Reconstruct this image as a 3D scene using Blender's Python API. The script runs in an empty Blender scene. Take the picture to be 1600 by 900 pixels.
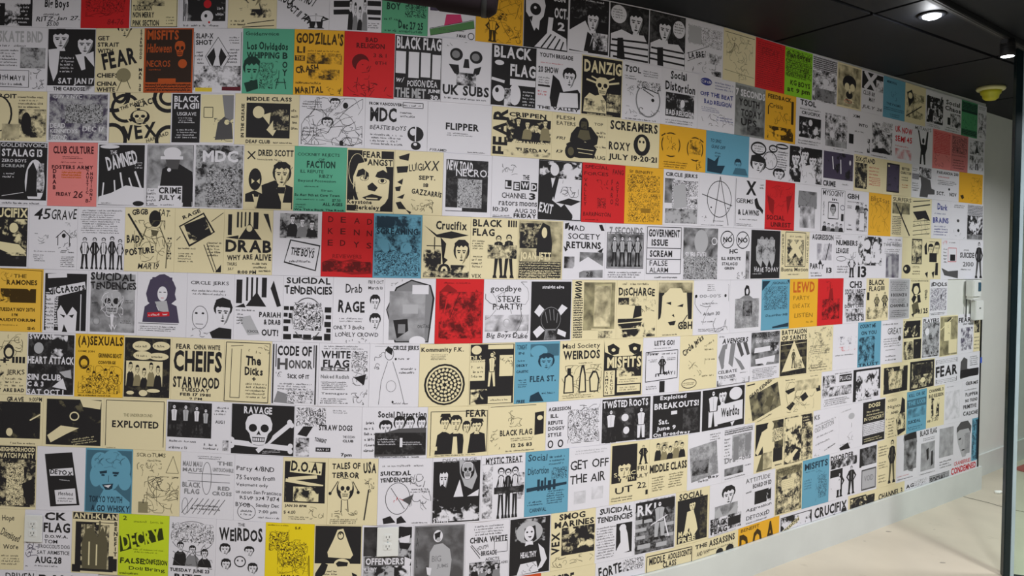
import bpy, bmesh, math, random
from mathutils import Vector, Matrix
C = bpy.context.scene.collection
S = bpy.context.scene

# ---------------------------------------------------------------- camera, world, lights, exposure
cam = bpy.data.objects.new('camera', bpy.data.cameras.new('camera')); C.objects.link(cam); S.camera = cam
cam.data.sensor_width = 36; cam.data.lens = 36 * 1050 / 1600; cam.data.clip_start = 0.05
cam.data.shift_y = (380.57 - 450) / 1600
rl = 0.02716; co, si = math.cos(rl), math.sin(rl)
# x axis, y axis, z axis of a level camera rolled by 1.55 degrees, eye height 1.758 m
R = Matrix(((co, -si, 0, 0), (0, 0, -1, 0), (si, co, 0, 0), (0, 0, 0, 1)))
cam.matrix_world = Matrix.Translation((0, 0, 1.7564)) @ R
w = bpy.data.worlds.new('room_ambient'); S.world = w; w.use_nodes = True
w.node_tree.nodes['Background'].inputs[0].default_value = (0.80, 0.86, 1.0, 1)
w.node_tree.nodes['Background'].inputs[1].default_value = 0.10
S.view_settings.view_transform = 'Standard'; S.view_settings.look = 'None'
S.view_settings.gamma = 1; S.view_settings.exposure = 0.2
CEIL = 2.905
def area(x, y, power, size, col=(.965, .98, 1), spread=180):
    l = bpy.data.lights.new('ceiling_lamp', 'AREA'); l.shape = 'DISK'; l.size = size; l.energy = power; l.color = col
    l.spread = math.radians(spread)
    o = bpy.data.objects.new('ceiling_lamp', l); C.objects.link(o); o.location = (x, y, CEIL - .05)
    return o
for lx, ly, lp, sp, tl in ((-1.9, .5, 32, 170, 13), (.2, .7, 47, 170, 9), (1.9, 1.5, 38, 160, 2), (3.2, 2.3, 39, 155, 0), (4.3, 3.75, 34, 150, 0)):
    area(lx, ly, lp, .35, spread=sp).rotation_euler = (math.radians(tl), 0, 0)

# ---------------------------------------------------------------- tables measured for the room (metres / centimetres)
WALL = [(-2.6,-3.618,2.786),(-2.379,-3.401,2.825),(-2.158,-3.182,2.857),(-1.937,-2.963,2.883),(-1.716,-2.743,2.903),(-1.495,-2.522,2.915),(-1.274,-2.301,2.921),(-1.054,-2.08,2.92),(-0.833,-1.859,2.912),(-0.612,-1.639,2.898),(-0.391,-1.419,2.881),(-0.17,-1.199,2.862),(0.051,-0.978,2.846),(0.272,-0.757,2.843),(0.493,-0.537,2.857),(0.714,-0.318,2.888),(0.935,-0.103,2.938),(1.156,0.107,3.007),(1.377,0.312,3.088),(1.597,0.514,3.176),(1.818,0.714,3.27),(2.039,0.91,3.372),(2.26,1.101,3.484),(2.481,1.286,3.605),(2.702,1.47,3.727),(2.923,1.656,3.846),(3.144,1.843,3.963),(3.365,2.031,4.08),(3.586,2.217,4.198),(3.807,2.403,4.318),(4.028,2.589,4.437),(4.249,2.775,4.557),(4.469,2.96,4.677),(4.69,3.145,4.797),(4.911,3.331,4.917),(5.132,3.516,5.038),(5.353,3.701,5.158),(5.574,3.887,5.279),(5.795,4.072,5.399),(6.016,4.257,5.519)]
LINES = {"T": [289.2, 289.2, 290.69, 290.66, 290.46, 289.93, 289.78, 289.35, 288.65, 288.19, 288.11, 287.9], "1": [263.86, 264.18, 263.75, 263.08, 263.42, 263.29, 262.87, 262.93, 262.74, 262.54, 262.42, 262.42], "2": [236.06, 236.51, 236.02, 235.61, 235.68, 235.83, 235.92, 236.28, 235.8, 235.49, 236.58, 236.63], "3": [214.26, 214.79, 214.31, 213.86, 213.93, 214.2, 214.14, 213.91, 213.59, 213.99, 214.36, 214.37], "4": [186.55, 187.07, 186.97, 186.7, 186.39, 186.98, 187.18, 186.95, 186.87, 187.14, 187.36, 187.36], "5": [159.01, 159.42, 159.5, 159.77, 159.77, 159.61, 159.81, 160.1, 159.75, 158.75, 158.69, 158.69], "6": [131.58, 131.54, 131.41, 131.79, 132.06, 131.88, 131.9, 132.39, 132.85, 132.93, 132.89, 132.89], "7": [104.23, 104.95, 104.62, 104.51, 104.58, 104.15, 104.94, 104.78, 104.5, 104.07, 104.62, 104.63], "8": [82.23, 82.88, 82.64, 82.58, 82.67, 82.14, 82.42, 82.65, 83.12, 84.28, 84.36, 84.33], "9": [54.5, 54.95, 54.58, 53.7, 53.54, 53.99, 54.37, 54.94, 55.57, 55.99, 54.57, 54.54], "10": [28.02, 28.11, 28.12, 27.53, 27.32, 26.8, 27.2, 26.44, 24.92, 23.74, 22.86, 22.74], "K": [17.94, 17.94, 17.63, 17.63, 17.63, 17.58, 17.34, 17.61, 18.25, 18.3, 18.56, 18.56]}
ROWS = {0:[-129.9, -108.4, -86.9, -65.0, -42.6, -20.8, 0.6, 23.0, 45.1, 64.5, 85.2, 106.8, 128.7, 150.2, 172.6, 195.1, 221.2, 246.8, 272.7, 298.1, 322.3, 347.7, 372.4, 398.8, 425.4, 451.1, 476.5, 501.5, 516.1],1:[-123.1, -101.2, -79.8, -57.9, -35.8, -13.8, 8.5, 29.7, 50.9, 70.9, 92.5, 113.6, 136.1, 158.1, 180.8, 204.1, 231.2, 256.3, 283.8, 309.6, 334.7, 359.0, 386.0, 410.8, 436.4, 462.8, 487.9, 514.5],2:[-128.5, -100.8, -72.8, -45.1, -16.5, 11.4, 39.2, 65.6, 93.5, 121.9, 150.4, 180.4, 210.7, 243.6, 278.4, 310.1, 341.9, 374.9, 409.6, 441.3, 475.6, 512.8],3:[-121.2, -99.6, -77.6, -55.7, -33.8, -11.9, 9.9, 32.1, 52.2, 72.8, 94.2, 116.0, 137.9, 161.1, 183.6, 206.8, 232.7, 258.4, 284.8, 309.4, 334.3, 359.2, 385.4, 410.9, 437.3, 463.7, 488.7, 515.3],4:[-128.5, -107.3, -85.7, -64.4, -41.9, -19.9, 1.5, 22.3, 44.1, 64.5, 85.5, 107.0, 128.9, 151.0, 173.8, 196.7, 221.5, 246.9, 273.2, 299.6, 323.8, 348.5, 376.1, 400.2, 426.7, 452.3, 478.6, 518.0],5:[-121.9, -100.3, -80.1, -58.1, -35.7, -14.6, 6.7, 27.9, 49.4, 71.0, 92.0, 113.6, 134.3, 158.2, 181.6, 204.9, 231.4, 257.5, 282.5, 308.8, 334.2, 359.0, 385.1, 411.4, 437.7, 463.0],6:[-128.1, -106.6, -85.3, -63.4, -41.8, -18.3, 2.5, 22.7, 43.9, 64.9, 86.5, 107.1, 128.9, 151.7, 174.1, 196.9, 222.7, 249.3, 275.0, 300.3, 325.1, 351.2, 377.3, 403.8, 428.8, 453.5, 479.8, 504.6, 515.0],7:[-127.2, -98.9, -71.7, -43.4, -14.5, 13.1, 41.4, 69.1, 95.7, 122.9, 151.1, 180.2, 212.5, 246.0, 278.4, 314.8, 346.8, 378.5, 413.3, 447.6, 482.1, 516.5],8:[-122.1, -101.0, -79.3, -58.0, -36.4, -12.4, 8.6, 27.8, 48.8, 71.7, 93.0, 113.4, 135.0, 157.1, 179.5, 203.8, 228.6, 254.7, 280.7, 307.9, 333.2, 358.5, 385.1, 411.3, 437.5, 462.7, 488.5, 518.0],9:[-126.3, -105.7, -84.6, -63.5, -40.8, -19.8, 1.9, 22.7, 42.8, 64.3, 86.9, 106.7, 126.8, 150.0, 171.4, 196.8, 220.1, 246.2, 273.9, 298.9, 324.8, 354.9, 376.7, 399.8, 427.8, 455.1, 478.4, 506.1, 519.6],10:[-126.9, -99.8, -72.3, -44.9, -17.0, 10.4, 36.6, 63.5, 91.1, 122.5, 150.6, 178.8, 209.4, 243.2, 278.7, 310.0, 345.4, 377.6, 411.3, 442.6, 473.7, 520.7]}
KN = [-90 + 60 * i for i in range(12)]
END = 5.165
def lerp(t, xs, ys):
    if t <= xs[0]: return ys[0]
    for i in range(1, len(xs)):
        if t <= xs[i]:
            f = (t - xs[i-1]) / (xs[i] - xs[i-1]); return ys[i-1] + f * (ys[i] - ys[i-1])
    return ys[-1]
WS = [a[0] for a in WALL]; WX = [a[1] for a in WALL]; WY = [a[2] for a in WALL]
def wp(s): return lerp(s, WS, WX), lerp(s, WS, WY)

# ---------------------------------------------------------------- materials
def mat(name, col, rough=.6, metal=0, spec=.4, noise=0, scale=8, bump=0, emit=None, es=1):
    m = bpy.data.materials.new(name); m.use_nodes = True; nt = m.node_tree; b = nt.nodes['Principled BSDF']
    b.inputs['Roughness'].default_value = rough; b.inputs['Metallic'].default_value = metal
    b.inputs['Specular IOR Level'].default_value = spec
    n = nt.nodes.new('ShaderNodeTexNoise'); n.inputs['Scale'].default_value = scale; n.inputs['Detail'].default_value = 5
    tc = nt.nodes.new('ShaderNodeTexCoord'); nt.links.new(tc.outputs['Object'], n.inputs['Vector'])
    r = nt.nodes.new('ShaderNodeValToRGB'); k = max(0, 1 - noise)
    r.color_ramp.elements[0].color = (col[0]*k, col[1]*k, col[2]*k, 1); r.color_ramp.elements[1].color = (*col, 1)
    r.color_ramp.elements[0].position = .3; r.color_ramp.elements[1].position = .6
    nt.links.new(n.outputs['Fac'], r.inputs['Fac']); nt.links.new(r.outputs['Color'], b.inputs['Base Color'])
    if bump:
        bp = nt.nodes.new('ShaderNodeBump'); bp.inputs['Strength'].default_value = bump; bp.inputs['Distance'].default_value = .002
        nt.links.new(n.outputs['Fac'], bp.inputs['Height']); nt.links.new(bp.outputs[0], b.inputs['Normal'])
    if emit:
        b.inputs['Emission Color'].default_value = (*emit, 1); b.inputs['Emission Strength'].default_value = es
    return m
M_wall = mat('white_wall_paint', (.70, .70, .67), .65, noise=.05, scale=3, bump=.1)
M_ceil = mat('black_ceiling_paint', (.010, .011, .0145), .6, spec=.2, noise=.35, scale=1.3)
M_seam = mat('black_seam', (.006, .006, .007), .8)
M_base = mat('white_baseboard_paint', (.66, .68, .66), .45, noise=.06, scale=5)
M_black = mat('black_metal', (.007, .007, .008), .6, noise=.2, scale=20)
M_plastic = mat('white_plastic', (.74, .74, .72), .35, noise=.03, scale=9)
M_slot = mat('dark_slot', (.05, .05, .05), .6)
M_screen = mat('blue_grey_screen', (.045, .11, .17), .2, noise=.3, scale=60)
M_yel = mat('yellow_plastic', (.55, .52, .03), .35, noise=.1, scale=14)
M_yrim = mat('cream_plastic', (.62, .58, .30), .4, noise=.08, scale=14)
M_frame = mat('dark_teal_metal', (.008, .018, .022), .25, metal=.3, noise=.2, scale=6)
M_edge = mat('blue_grey_metal', (.42, .52, .56), .35, metal=.1, noise=.15, scale=4)
M_red = mat('red_carpet', (.42, .05, .05), .9, noise=.3, scale=90, bump=.5)
M_tape = mat('blue_tape', (.05, .12, .62), .5, noise=.1, scale=30)
M_scrap = mat('white_scrap_paper', (.85, .84, .80), .7, noise=.05, scale=30)
M_crack = mat('dark_crack', (.16, .14, .11), .9, noise=.3, scale=20)  # dark brown tone of the floor crack
M_lens = mat('lamp_lens', (1, 1, 1), .3, emit=(.93, .95, 1), es=14)
M_stain = mat('grey_floor_stain', (.33, .30, .25), .6, noise=.35, scale=70)
# floor: beige sealed concrete, smudges and spots
M_floor = mat('beige_concrete_floor', (.60, .53, .42), .38, noise=.16, scale=1.6, bump=.05)
nt = M_floor.node_tree; b = nt.nodes['Principled BSDF']; src = b.inputs['Base Color'].links[0].from_socket
v = nt.nodes.new('ShaderNodeTexNoise'); v.inputs['Scale'].default_value = 7; v.inputs['Detail'].default_value = 3
tc = nt.nodes.new('ShaderNodeTexCoord'); nt.links.new(tc.outputs['Object'], v.inputs['Vector'])
rr = nt.nodes.new('ShaderNodeValToRGB'); rr.color_ramp.elements[0].position = .66; rr.color_ramp.elements[1].position = .78
rr.color_ramp.elements[0].color = (1, 1, 1, 1); rr.color_ramp.elements[1].color = (.62, .58, .55, 1)
nt.links.new(v.outputs['Fac'], rr.inputs['Fac'])
mx = nt.nodes.new('ShaderNodeMixRGB'); mx.blend_type = 'MULTIPLY'; mx.inputs[0].default_value = .6
nt.links.new(src, mx.inputs[1]); nt.links.new(rr.outputs['Color'], mx.inputs[2]); nt.links.new(mx.outputs[0], b.inputs['Base Color'])
# tinted glass
M_glass = bpy.data.materials.new('green_tinted_glass'); M_glass.use_nodes = True; nt = M_glass.node_tree; nt.nodes.clear()
o_ = nt.nodes.new('ShaderNodeOutputMaterial'); mi = nt.nodes.new('ShaderNodeMixShader'); tr = nt.nodes.new('ShaderNodeBsdfTransparent')
gl = nt.nodes.new('ShaderNodeBsdfGlossy'); gl.inputs['Roughness'].default_value = .03; fr = nt.nodes.new('ShaderNodeValue'); fr.outputs[0].default_value = .05
tr.inputs[0].default_value = (.88, .96, .92, 1)
nt.links.new(fr.outputs[0], mi.inputs[0]); nt.links.new(tr.outputs[0], mi.inputs[1]); nt.links.new(gl.outputs[0], mi.inputs[2]); nt.links.new(mi.outputs[0], o_.inputs[0])

# print materials: ink and paper colours come from face attributes, the picture grain from procedural noise
def print_mat(kind):
    m = bpy.data.materials.new(['flat_print', 'blotchy_photocopy', 'grainy_photocopy', 'dense_type', 'soft_halftone', 'pen_line_work'][kind])
    m.use_nodes = True; nt = m.node_tree; N = nt.nodes.new; L = nt.links.new; b = nt.nodes['Principled BSDF']
    b.inputs['Roughness'].default_value = .62; b.inputs['Specular IOR Level'].default_value = .25
    ca = N('ShaderNodeAttribute'); ca.attribute_name = 'ca'
    if kind == 0:
        # faint photocopier speckle
        L(ca.outputs['Color'], b.inputs['Base Color']); return m
    cb = N('ShaderNodeAttribute'); cb.attribute_name = 'cb'; th = N('ShaderNodeAttribute'); th.attribute_name = 'th'
    uv = N('ShaderNodeUVMap'); uv.uv_map = 'uv'; mp = N('ShaderNodeMapping'); L(uv.outputs[0], mp.inputs[0])
    n = N('ShaderNodeTexNoise'); L(mp.outputs[0], n.inputs['Vector'])
    sc, det, wd, dist = {1: (40, 6, .030, .5), 2: (85, 6, .085, .6), 3: (240, 3, .06, 0), 4: (18, 8, .20, .3), 5: (75, 4, .014, 1.0)}[kind]
    n.inputs['Scale'].default_value = sc; n.inputs['Detail'].default_value = det; n.inputs['Distortion'].default_value = dist
    if kind == 3: mp.inputs['Scale'].default_value = (1, .8, 1)
    fac = n.outputs['Fac']
    if kind in (1, 2):
        n2 = N('ShaderNodeTexNoise'); L(mp.outputs[0], n2.inputs['Vector']); n2.inputs['Scale'].default_value = sc * .26; n2.inputs['Detail'].default_value = 1
        mq = N('ShaderNodeMix'); mq.inputs['Factor'].default_value = .55; L(fac, mq.inputs['A']); L(n2.outputs['Fac'], mq.inputs['B']); fac = mq.outputs['Result']
    def math_(op, a, bb, clamp=False):
        q = N('ShaderNodeMath'); q.operation = op; q.use_clamp = clamp
        for i, s_ in enumerate((a, bb)):
            if isinstance(s_, (int, float)): q.inputs[i].default_value = s_
            else: L(s_, q.inputs[i])
        return q.outputs[0]
    t = math_('ADD', math_('MULTIPLY', th.outputs['Fac'], .36), .32)
    if kind == 5:
        fac = math_('ABSOLUTE', math_('SUBTRACT', fac, .5), 0); t = math_('MULTIPLY', th.outputs['Fac'], .07)
    if kind == 3:
        sx = N('ShaderNodeSeparateXYZ'); L(uv.outputs[0], sx.inputs[0])
        g = math_('SINE', math_('MULTIPLY', sx.outputs['Y'], 560), 0); fac = math_('ADD', fac, math_('MULTIPLY', g, .10))
    f = math_('DIVIDE', math_('SUBTRACT', fac, math_('SUBTRACT', t, wd)), 2 * wd, True)
    mxx = N('ShaderNodeMix'); mxx.data_type = 'RGBA'; L(f, mxx.inputs['Factor']); L(ca.outputs['Color'], mxx.inputs['A']); L(cb.outputs['Color'], mxx.inputs['B'])
    L(mxx.outputs['Result'], b.inputs['Base Color']); return m
PM = [print_mat(k) for k in range(6)]

def srgb(r, g, b_): return tuple(((c / 255 + .055) / 1.055) ** 2.4 for c in (r, g, b_))
INK = dict(k=srgb(38, 36, 38), w=srgb(222, 219, 226), d=srgb(82, 80, 82), g=srgb(132, 131, 135), l=srgb(176, 175, 180), r=srgb(196, 34, 44),
           u=srgb(60, 66, 140), y=srgb(224, 196, 60), n=srgb(84, 130, 80), m=srgb(205, 60, 110), o=srgb(196, 96, 32), x=srgb(96, 26, 40),
           c=srgb(226, 214, 172), v=srgb(74, 66, 88), L=srgb(180, 205, 60), z=(0, 0, 0), B=srgb(52, 36, 28), b=srgb(52, 36, 28))
PAPER = dict(w=srgb(222, 219, 227), c=srgb(226, 213, 174), r=srgb(206, 36, 40), y=srgb(230, 172, 46), g=srgb(92, 172, 142),
             u=srgb(102, 160, 186), k=srgb(226, 132, 130), L=srgb(196, 214, 40), o=srgb(196, 92, 40), l=srgb(150, 152, 152))
PAPER_OVERRIDE = {(9, 6): srgb(232, 206, 30), (1, 3): srgb(188, 84, 36), (0, 18): srgb(136, 196, 44), (1, 25): srgb(206, 122, 122),
                  (0, 8): srgb(92, 166, 128), (0, 26): srgb(84, 158, 110), (6, 2): srgb(232, 186, 60), (5, 0): srgb(232, 184, 70), (10, 8): srgb(200, 80, 40)}
DARKINK = {'r': srgb(96, 16, 18), 'u': srgb(34, 56, 72), 'g': srgb(26, 56, 48), 'y': srgb(66, 48, 16), 'o': srgb(48, 28, 20), 'k': srgb(70, 28, 34), 'L': srgb(48, 56, 14)}

# ---------------------------------------------------------------- lettering: glyph outlines cached once
GL = {}
def glyph(ch, bold):
    key = (ch, bold)
    if key in GL: return GL[key]
    cu = bpy.data.curves.new('glyph', 'FONT'); cu.body = ch; cu.resolution_u = 2; cu.offset = .036 if bold else .010
    cu.fill_mode = 'BOTH'; cu.dimensions = '2D'
    o = bpy.data.objects.new('glyph', cu); C.objects.link(o)
    me = bpy.data.meshes.new_from_object(o.evaluated_get(bpy.context.evaluated_depsgraph_get()))
    vs = [(v.co.x, v.co.y) for v in me.vertices]; fs = [tuple(p.vertices) for p in me.polygons]
    bpy.data.objects.remove(o); bpy.data.curves.remove(cu); bpy.data.meshes.remove(me)
    if vs: x0 = min(v[0] for v in vs); x1 = max(v[0] for v in vs)
    else: x0, x1 = 0, .28
    GL[key] = (vs, fs, x0, x1); return GL[key]

class Sheet:
    """collects printed shapes of one flyer in centimetres, x right, y down from the top left corner"""
    def __init__(s, W, H, vis, rnd): s.W, s.H, s.V, s.r = W, H, vis, rnd; s.v = []; s.f = []; s.m = []; s.a = []; s.b = []; s.t = []; s.uv = []; s.lay = 0; s.sub = 0; s.bg = None
    def clip(s, P):
        for ax, sg, lim in ((0, 1, s.W), (0, -1, 0), (1, 1, s.V), (1, -1, 0)):
            if all(sg * (p[ax] - lim) <= 1e-6 for p in P): continue
            o = []
            for i in range(len(P)):
                p, q = P[i-1], P[i]; dp, dq = sg * (p[ax] - lim), sg * (q[ax] - lim)
                if (dp <= 0) != (dq <= 0):
                    t = dp / (dp - dq); o.append((p[0] + t * (q[0] - p[0]), p[1] + t * (q[1] - p[1])))
                if dq <= 0: o.append(q)
            P = o
            if len(P) < 3: return []
        return P
    def poly(s, P, ca, mat=0, cb=None, th=.5, off=(0, 0)):
        P = s.clip(P)
        if len(P) < 3: return
        i0 = len(s.v); s.v += [(x, y, s.lay) for x, y in P]; s.f.append(tuple(range(i0, i0 + len(P))))
        s.lay += s.sub
        s.m.append(mat); s.a.append(ca); s.b.append(cb or ca); s.t.append(th); s.uv.append([((x + off[0]) / 100, (y + off[1]) / 100) for x, y in P])
def ell(x0, y0, x1, y1, n=20):
    cx, cy, a, b = (x0+x1)/2, (y0+y1)/2, (x1-x0)/2, (y1-y0)/2
    return [(cx + a*math.cos(2*math.pi*i/n), cy + b*math.sin(2*math.pi*i/n)) for i in range(n)]
def line(sh, x0, y0, x1, y1, w_, c):
    dx, dy = x1-x0, y1-y0; l = math.hypot(dx, dy) or 1; nx, ny = -dy/l*w_/2, dx/l*w_/2
    sh.poly([(x0+nx, y0+ny), (x1+nx, y1+ny), (x1-nx, y1-ny), (x0-nx, y0-ny)], c)
def ring(sh, x0, y0, x1, y1, t, c, n=28):
    t = min(t, (x1-x0)*.3, (y1-y0)*.3); A = ell(x0, y0, x1, y1, n); B = ell(x0+t, y0+t, x1-t, y1-t, n)
    for i in range(n): sh.poly([A[i-1], A[i], B[i], B[i-1]], c)
def text(sh, st, x0, y0, x1, y1, s_, c, ang):
    bold = 'b' in st; hand = 'h' in st; r = sh.r
    pts = []; fcs = []; pen = 0
    for ch in s_:
        vs, fs, gx0, gx1 = glyph(ch, bold)
        if 'v' in st:
            ox, oy, sc = -(gx0+gx1)/2, -pen, 1; pen += .92
        else: ox, oy = pen - gx0, 0; pen += (gx1 - gx0) + (.07 if ch != ' ' else .02)
        a = r.uniform(-.10, .10) if hand else 0; jy = r.uniform(-.05, .05) if hand else 0; ks = r.uniform(.9, 1.12) if hand else 1
        ca_, sa = math.cos(a), math.sin(a); k0 = len(pts)
        for (x, y) in vs:
            y2 = y * ks; x2 = x + (y2 * .18 if 'i' in st else 0)
            pts.append((x2*ca_ - y2*sa + ox, x2*sa + y2*ca_ + oy + jy))
        fcs += [tuple(k0 + i for i in f) for f in fs]
    if not pts: return
    if 'q' in st: pts = [(-y, x) for x, y in pts]
    ax0 = min(p[0] for p in pts); ax1 = max(p[0] for p in pts); ay0 = min(p[1] for p in pts); ay1 = max(p[1] for p in pts)
    sx = (x1-x0)/max(ax1-ax0, .01); sy = (y1-y0)/max(ay1-ay0, .01)
    if len(s_) == 1 and s_ in '.:,+': sx = sy = min(sx, sy)
    P = [(x0 + (x-ax0)*sx, y1 - (y-ay0)*sy) for x, y in pts]
    if ang:
        cx, cy = (x0+x1)/2, (y0+y1)/2; ca_, sa = math.cos(math.radians(ang)), math.sin(math.radians(ang))
        P = [(cx + (x-cx)*ca_ - (y-cy)*sa, cy + (x-cx)*sa + (y-cy)*ca_) for x, y in P]
    for f in fcs: sh.poly([P[i] for i in f], c)
def scrib(sh, x0, y0, x1, y1, n, c, hand, rot):
    r = sh.r; x0, x1 = min(x0, x1), max(x0, x1); y0, y1 = min(y0, y1), max(y0, y1); n = min(n, max(1, int((y1-y0)/.45))); lh = max((y1-y0)/n, .3)
    for i in range(n):
        yb = y0 + lh*(i+.85); h = min(lh*.62, 1.1); x = x0 + r.uniform(0, .06)*(x1-x0); xe = x1 - r.uniform(0, .22)*(x1-x0)
        cw = h*.62
        while x < xe:
            if r.random() < .17: x += cw*.9; continue
            hh = h * r.choice((.65, .7, 1, .65)); t = h*.17
            if hand: line(sh, *rot(x, yb), *rot(x + cw*r.uniform(.2, .9), yb-hh), t, c)
            else: line(sh, *rot(x, yb), *rot(x, yb-hh), t, c)
            k = r.random(); yy = yb - hh*r.choice((.02, .5, .95))
            line(sh, *rot(x, yy), *rot(x+cw*.62, yb - hh*r.choice((.05, .5, .9))), t, c)
            if k < .5: line(sh, *rot(x+cw*.6, yb), *rot(x+cw*.6, yb-hh*.7), t, c)
            x += cw*1.05
def strokes(sh, x0, y0, x1, y1, n, c):
    r = sh.r; w_, h = x1-x0, y1-y0
    for i in range(n):
        x, y = x0 + r.random()*w_, y0 + r.random()*h; a = r.uniform(0, 6.28); t = r.uniform(.12, .26); da = r.uniform(-.9, .9)
        for k in range(r.randint(2, 5)):
            l = min(w_, h)*r.uniform(.08, .2); x2 = min(max(x + l*math.cos(a), x0), x1); y2 = min(max(y + l*math.sin(a), y0), y1)
            line(sh, x, y, x2, y2, t, c); x, y = x2, y2; a += da
def face(sh, x0, y0, x1, y1, skin, k, seed):
    r = random.Random(seed); w_, h = x1-x0, y1-y0; X = lambda u: x0+u*w_; Y = lambda v_: y0+v_*h
    def P(*a): return [(X(a[i]), Y(a[i+1])) for i in range(0, len(a), 2)]
    style = r.randint(0, 3)
    sh.poly(ell(X(-.02), Y(0), X(1.02), Y(.8 if style < 2 else .62), 16), k)
    sh.poly(P(.36, .78, .66, .78, .74, 1, .28, 1), skin)
    sh.poly(P(.12, .3, .2, .14, .5, .1, .8, .14, .9, .3, .88, .55, .74, .8, .56, .92, .44, .92, .26, .8, .13, .55), skin)
    sh.poly(P(.06, .42, .04, .12, .3, -.02, .7, -.02, .96, .12, .95, .42, .88, .26, .74, .2, .6, .27, .48, .2, .34, .28, .22, .22, .12, .3), k)
    sh.poly(P(.74, .8, .88, .55, .9, .34, .8, .5, .72, .66, .6, .84, .56, .92), sh.mid)
    for cx in (.33, .66):
        sh.poly(P(cx-.13, .42, cx-.1, .375, cx+.12, .385, cx+.13, .42), k)
        sh.poly(ell(X(cx-.08), Y(.44), X(cx+.08), Y(.5), 8), k)
    sh.poly(P(.5, .48, .56, .64, .44, .66, .46, .63), sh.mid)
    sh.poly(P(.42, .66, .58, .66, .54, .69, .46, .69), k)
    sh.poly(P(.36, .76, .5, .73, .64, .76, .5, .80), k)
def skull(sh, x0, y0, x1, y1, bone, k):
    w_, h = x1-x0, y1-y0; X = lambda u: x0+u*w_; Y = lambda v_: y0+v_*h
    def P(*a): return [(X(a[i]), Y(a[i+1])) for i in range(0, len(a), 2)]
    sh.poly(P(.02, .3, .1, .1, .3, 0, .7, 0, .9, .1, .98, .3, .96, .5, .84, .62, .78, .8, .72, .97, .5, 1, .28, .97, .22, .8, .16, .62, .04, .5), bone)
    sh.poly(ell(X(.14), Y(.32), X(.44), Y(.58), 12), k); sh.poly(ell(X(.56), Y(.32), X(.86), Y(.58), 12), k)
    sh.poly(P(.5, .52, .58, .68, .5, .65, .42, .68), k)
    sh.poly(P(.26, .74, .74, .74, .72, .77, .28, .77), k)
    for i in range(6): line(sh, X(.30+.08*i), Y(.76), X(.30+.08*i), Y(.88), w_*.025, k)
    sh.poly(P(.28, .86, .72, .86, .7, .89, .3, .89), k)
    sh.poly(P(.04, .5, .16, .62, .2, .72, .1, .66), k); sh.poly(P(.96, .5, .84, .62, .8, .72, .9, .66), k)
def person(sh, x0, y0, x1, y1, top, leg, k, seed):
    r = random.Random(seed); w_, h = x1-x0, y1-y0; X = lambda u: x0+u*w_; Y = lambda v_: y0+v_*h; pap = sh.bg
    def P(*a): return [(X(a[i]), Y(a[i+1])) for i in range(0, len(a), 2)]
    a1, a2 = r.uniform(0, .12), r.uniform(0, .12); st = r.uniform(.02, .2)
    hy = h*.15; hw = hy*.75; cx = X(.5); sk = sh.light
    for (l0, l1) in ((.36, .36-st), (.64, .64+st)):
        sh.poly(P(l0-.14, .50, l0+.15, .50, l1+.10, .94, l1-.08, .94), leg)
        sh.poly(P(l1-.12, .93, l1+.12, .93, l1+.2, 1, l1-.16, 1), k)
    for sg in (-1, 1):
        e = .5+sg*(.40+a1); q = .5+sg*(.30-a2)
        sh.poly([(X(.5+sg*.2), Y(.17)), (X(.5+sg*.32), Y(.2)), (X(e+sg*.08), Y(.37)), (X(q+sg*.06), Y(.52)), (X(q-sg*.04), Y(.51)), (X(e-sg*.08), Y(.37)), (X(.5+sg*.2), Y(.26))], k)
    sh.poly(P(.16, .18, .38, .145, .62, .145, .84, .18, .78, .34, .76, .55, .24, .55, .22, .34), k)
    if top != k: sh.poly(P(.22, .2, .38, .165, .62, .165, .78, .2, .73, .34, .70, .53, .30, .53, .27, .34), top)
    sh.poly(ell(cx-hw*.62, y0, cx+hw*.62, y0+hy*.95, 12), k)
    sh.poly(ell(cx-hw*.42, y0+hy*.22, cx+hw*.42, y0+hy*.98, 12), sk)
    sh.poly([(cx-hw*.3, y0+hy*.5), (cx+hw*.3, y0+hy*.5), (cx+hw*.3, y0+hy*.6), (cx-hw*.3, y0+hy*.6)], k)
    line(sh, X(.5), Y(.18), X(.5), Y(.5), .12, k if top != k else sk)

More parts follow.
